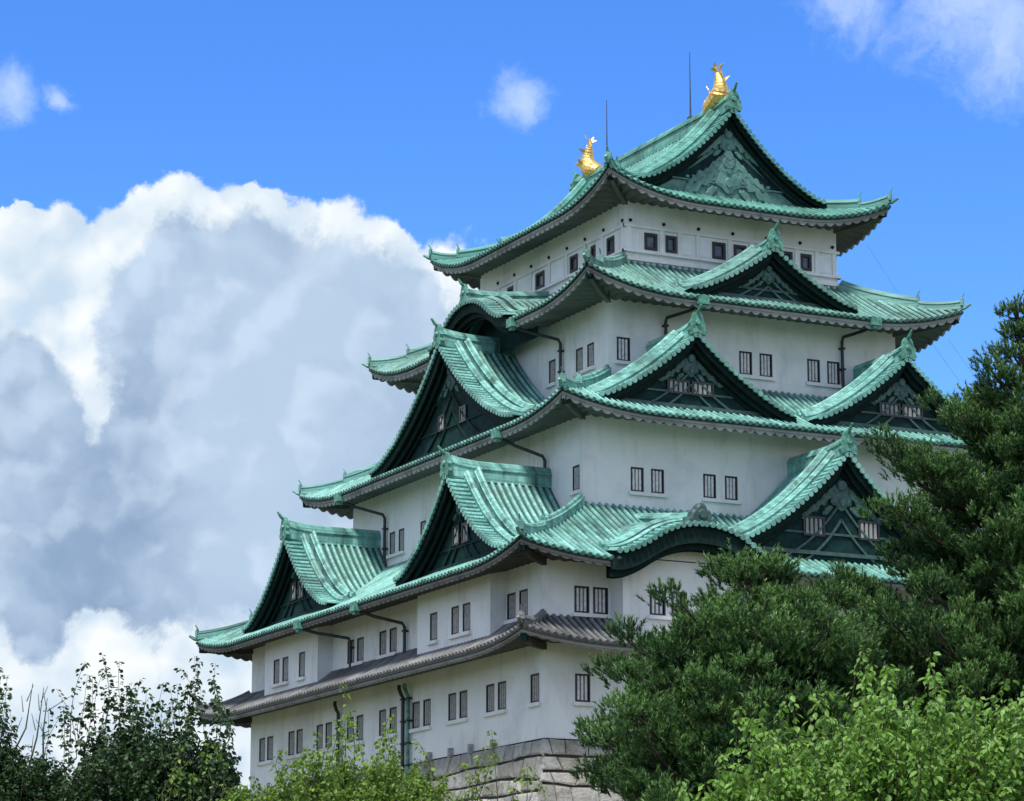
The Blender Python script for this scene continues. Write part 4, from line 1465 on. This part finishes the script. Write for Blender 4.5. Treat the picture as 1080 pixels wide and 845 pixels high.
def leafy(name, label, cat, base, outline, depth, n_shoot, leaf, seed, mat, sprigs=(), stem_h=1.0, droop=0.5, per=(18, 34), slen=(0.5, 1.1), fill=1.0, wide=1.0, bare=(), group=None, inward=0.45):
    """shrub or young tree: upright shoots with alternate leaves; outline = [(across, top height above ground)]"""
    g = np.random.default_rng(seed)
    root = thing(name, label, cat, (base[0], base[1], GZ), group)
    ox = np.array([o[0] for o in outline], float)
    oh = np.array([o[1] for o in outline], float)
    xl, xr = ox.min(), ox.max()
    xc, xw = (xl + xr) / 2, (xr - xl) / 2
    wood = MB()
    ends, starts, tones, lens_ = [], [], [], []
    for k in range(n_shoot):
        x = g.uniform(xl, xr)
        dm = depth * math.sqrt(max(0.05, 1 - ((x - xc) / xw) ** 2))
        y = g.uniform(-1, 1) * dm
        top = np.interp(x, ox, oh) * (1 - 0.10 * (y / max(dm, 0.1)) ** 2)
        low = g.random() < 0.62 * fill
        h = top - (abs(g.normal()) * 0.24 if not low else g.uniform(0.1, max(0.3, top - stem_h)))
        e = np.array((x, y, h))
        L = g.uniform(*slen)
        cen = np.array((xc + (x - xc) * inward, y * inward, 0))
        hd = np.array((cen[0] - x, cen[1] - y, 0.0))
        hd = hd / (np.linalg.norm(hd) + 0.3)
        s = e + hd * L * 0.45 - np.array((0, 0, L * 0.9))
        ends.append(e)
        starts.append(s)
        tones.append(0.5 + 0.2 * g.normal())
        lens_.append(L)
    for (x, h, L) in sprigs:
        e = np.array((x, g.uniform(-0.4, 0.4) * depth, h))
        ends.append(e)
        starts.append(e + np.array((-0.12 * g.normal(), 0.05 * g.normal(), -L)))
        tones.append(0.6 + 0.15 * g.normal())
        lens_.append(L)
    pos, ax, sz, ti = [], [], [], []
    W = lambda p: RT * p[0] + FW * p[1] + np.array((0, 0, p[2]))
    for e, s, tn, L in zip(ends, starts, tones, lens_):
        n = int(g.uniform(*per) * (0.6 + 0.5 * L))
        bend = g.normal(size=3) * np.array((0.10, 0.10, 0.03)) * L
        ts = np.linspace(0, 1, 5)
        pts = [W(s + (e - s) * t + bend * math.sin(t * PI)) for t in ts]
        wood.tube(pts, [0.006, 0.005, 0.004, 0.003, 0.002], 4, cap=False)
        tt = np.append(np.sort(g.random(n - 4) ** 0.8), [0.97, 0.98, 0.99, 1.0])
        C = np.array([W(s + (e - s) * t + bend * math.sin(t * PI)) for t in tt])
        ph = g.random(n) * 2 * PI
        o = np.stack([np.cos(ph), np.sin(ph), -droop + 0.35 * g.normal(size=n)], 1)
        pos.append(C + o * 0.02)
        ax.append(o)
        sz.append(leaf * (0.65 + 0.6 * g.random(n)) * (1.0 - 0.25 * tt ** 4))
        ti.append(tn + 0.18 * g.normal(size=n) + 0.12 * (tt - 0.5))
    for (x, h, L) in bare:
        e = np.array((x, 0.2 * g.normal(), h))
        s = e + np.array((0.15 * g.normal(), 0.1, -L))
        wood.tube([W(s), W(s * 0.5 + e * 0.5 + 0.06 * g.normal(size=3)), W(e)], [0.016, 0.011, 0.004], 5, cap=False)
        for q in range(4):
            t = g.uniform(0.25, 0.85)
            p = s + (e - s) * t
            wood.tube([W(p), W(p + np.array((g.normal() * 0.16, 0.05, 0.22)))], [0.007, 0.003], 4, cap=False)
    # stems from the ground
    tk = MB()
    nst = max(3, int(len(ends) / 40))
    for k in range(nst):
        e = starts[int(g.integers(len(starts)))]
        b0 = np.array((xc + 0.18 * g.normal() * xw, 0.25 * g.normal() * depth, 0.0))
        mid = b0 * 0.5 + e * 0.5 + np.array((0.1 * g.normal(), 0.1 * g.normal(), 0.15))
        tk.tube([W(b0), W(b0 * 0.75 + mid * 0.25 + np.array((0, 0, 0.1))), W(mid), W(e)], [0.055, 0.045, 0.03, 0.012], 6)
    for k in range(len(starts)):
        if g.random() < 0.35:
            s = starts[k]
            c = np.array((xc + (s[0] - xc) * 0.55, s[1] * 0.55, s[2] - 0.55))
            wood.tube([W(c), W((c + s) / 2 + 0.05 * g.normal(size=3)), W(s)], [0.02, 0.015, 0.011], 4, cap=False)
    tk.build('trunk', M['bark'], root, smooth=True)
    wood.build('twigs', M['twig'], root, smooth=True)
    V, F, t = leaves(np.concatenate(pos), np.concatenate(ax), np.concatenate(sz), g, np.concatenate(ti), wide)
    tri_mesh('crown', V, F, mat, root, t)
    return root


def at(u, v, dist):
    d = _fw + _rt * (u - 540) / 3126.15 - _up * (v - 422.5) / 3126.15
    return np.array(CAM_POS) + dist * d


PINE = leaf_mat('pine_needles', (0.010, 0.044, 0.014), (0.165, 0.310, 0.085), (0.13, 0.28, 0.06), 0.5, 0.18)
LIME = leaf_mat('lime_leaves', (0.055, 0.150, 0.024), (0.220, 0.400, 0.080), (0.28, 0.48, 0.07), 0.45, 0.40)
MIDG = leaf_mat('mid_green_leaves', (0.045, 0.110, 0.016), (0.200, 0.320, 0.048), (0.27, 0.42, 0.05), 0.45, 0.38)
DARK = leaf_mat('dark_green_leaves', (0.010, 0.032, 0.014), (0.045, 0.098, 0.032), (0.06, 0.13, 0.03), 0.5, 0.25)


def span(pts, u0, dist):
    """(across, height above ground) of a crown outline seen at a given distance"""
    c = at(u0, 845, dist)
    out = []
    for (u, v) in pts:
        p = at(u, v, dist) - c
        out.append((float(p @ RT), float(at(u, v, dist)[2] - GZ)))
    return out


def sprig(lst, u0, dist):
    g = random.Random(int(u0))
    lst = lst + [(u + g.uniform(-10, 10), v + g.uniform(4, 28), L * 0.9) for u, v, L in lst for _ in range(1)]
    return [(*xy, l[2]) for xy, l in zip(span([(l[0], l[1]) for l in lst], u0, dist), lst)]


# pines in front of the right half of the keep
p = at(1084, 320, 45)
pine('tall dark pine rising at the right edge in front of the castle', (p[0], p[1]), -2.05,
     [(-2.0, 0.05), (-2.6, 0.10), (-2.95, 0.22), (-3.1, 0.45), (-3.35, 1.15), (-4.3, 1.85), (-5.6, 2.5), (-7.6, 3.0), (-9.7, 3.1), (-12.5, 2.6)], 3, PINE, n_lv=24, group='dark pines before the castle')
p = at(797, 580, 40)
pine('shorter bushy dark pine left of the tall one, hiding the castle front', (p[0], p[1]), -6.62,
     [(-6.62, 0.15), (-6.85, 0.38), (-7.2, 0.55), (-7.5, 0.72), (-7.65, 1.1), (-8.15, 1.45), (-8.7, 1.95), (-9.4, 2.1), (-10.2, 2.15), (-12.5, 2.0)], 8, PINE, n_lv=19, group='dark pines before the castle')

p = at(850, 632, 43)
pine('low dark pine filling the gap between the two taller pines', (p[0], p[1]), float(p[2]),
     [(p[2], 0.5), (p[2] - 0.3, 0.9), (p[2] - 1.0, 1.2), (p[2] - 1.8, 1.5), (p[2] - 2.8, 1.6), (-12.5, 1.5)], 14, PINE, n_lv=14, group='dark pines before the castle')

SH = 'leafy shrubs along the foot of the picture'
# bright shrub at the lower right
p = at(930, 845, 22)
leafy('leafy_shrub', 'large bright lime green shrub with upright shoots in the lower right corner', 'shrub', (p[0], p[1]),
      span([(715, 850), (750, 818), (770, 790), (800, 762), (840, 752), (880, 742), (910, 725), (940, 715), (975, 725), (1010, 735), (1040, 735), (1080, 728), (1130, 735), (1170, 770)], 930, 22), 0.85, 1150, 0.070, 21, LIME,
      sprigs=sprig([(762, 790, 0.6), (785, 738, 0.7), (808, 732, 0.7), (835, 725, 0.6), (862, 722, 0.6), (920, 672, 0.9), (928, 690, 0.6), (945, 700, 0.6), (990, 680, 0.8), (996, 700, 0.6), (1024, 718, 0.6), (1030, 735, 0.5), (1058, 735, 0.5), (1079, 705, 0.6), (745, 822, 0.5), (718, 820, 0.5), (1110, 700, 0.6)], 930, 22),
      stem_h=2.4, droop=0.75, per=(36, 58), fill=1.15, wide=0.8, group=SH)
# shrub below the left wall of the keep
leafy('leafy_shrub', 'yellow green shrub with one tall drooping sprig below the left castle wall', 'shrub', tuple(at(365, 845, 30)[:2]),
      span([(205, 850), (240, 822), (270, 812), (300, 800), (322, 785), (345, 778), (370, 790), (384, 792), (404, 780), (430, 790), (455, 806), (480, 826), (505, 850)], 365, 30), 0.8, 1350, 0.055, 22, MIDG,
      sprigs=sprig([(361, 722, 0.9), (366, 748, 0.6), (356, 760, 0.5), (409, 748, 0.6), (413, 765, 0.5), (334, 770, 0.5), (300, 790, 0.4), (440, 782, 0.4)], 365, 30), stem_h=2.9, droop=0.65, per=(40, 64), fill=1.15, group=SH)
leafy('leafy_shrub', 'small pale shrub of loose sprigs in front of the stone base corner', 'shrub', tuple(at(515, 845, 28)[:2]),
      span([(462, 850), (485, 835), (510, 825), (535, 828), (565, 850)], 515, 28), 0.4, 70, 0.058, 23, MIDG,
      sprigs=sprig([(518, 768, 0.7), (512, 785, 0.6), (489, 802, 0.6), (496, 812, 0.5), (556, 806, 0.6), (548, 818, 0.5)], 515, 28), stem_h=1.8, droop=0.6, per=(22, 36), group=SH)
leafy('leafy_shrub', 'thin lime sprigs hanging in front of the dark tree left of the castle', 'shrub', tuple(at(210, 845, 31)[:2]),
      span([(185, 850), (210, 830), (240, 850)], 210, 31), 0.3, 16, 0.056, 27, MIDG,
      sprigs=sprig([(192, 785, 0.5), (200, 800, 0.5), (227, 778, 0.5)], 210, 31), stem_h=1.8, droop=0.9, per=(18, 30), group=SH)
# darker trees on the left
YT = 'dark young trees at the lower left'
leafy('young_tree', 'dark green tree with airy sprigs against the cloud, left of the castle', 'tree', tuple(at(168, 845, 36)[:2]),
      span([(62, 850), (76, 795), (95, 775), (111, 765), (143, 757), (168, 765), (194, 762), (220, 768), (248, 788), (262, 850)], 168, 36), 0.9, 1700, 0.076, 24, DARK,
      sprigs=sprig([(103, 686, 1.2), (88, 696, 1.0), (97, 712, 0.8), (108, 705, 0.8), (124, 695, 0.9), (130, 715, 0.7), (117, 725, 0.6), (143, 711, 0.8), (152, 722, 0.7), (166, 713, 0.8), (158, 735, 0.5), (175, 720, 0.7), (187, 701, 0.9), (200, 686, 1.1), (195, 715, 0.7), (210, 722, 0.7), (226, 698, 0.9), (220, 716, 0.7), (232, 735, 0.6), (140, 735, 0.6), (182, 735, 0.6), (92, 740, 0.6), (205, 745, 0.5), (170, 745, 0.5), (125, 745, 0.5)], 168, 36),
      stem_h=3.0, droop=0.5, per=(26, 44), fill=1.2, group=YT)
leafy('young_tree', 'low dark tree with bare twigs at the lower left edge', 'tree', tuple(at(25, 845, 38)[:2]),
      span([(-60, 760), (-20, 765), (0, 775), (18, 778), (36, 788), (55, 795), (72, 800), (90, 850)], 25, 38), 0.8, 1300, 0.076, 25, DARK,
      sprigs=sprig([(54, 722, 0.9), (62, 740, 0.7), (67, 750, 0.6), (2, 708, 0.9), (-6, 700, 0.9), (8, 725, 0.7), (5, 740, 0.6), (-3, 750, 0.5)], 25, 38), stem_h=3.0, droop=0.4, per=(26, 44), fill=1.2,
      bare=sprig([(28, 716, 1.2), (42, 722, 1.1), (48, 735, 0.9), (22, 740, 0.8)], 25, 38)[:3], group=YT)
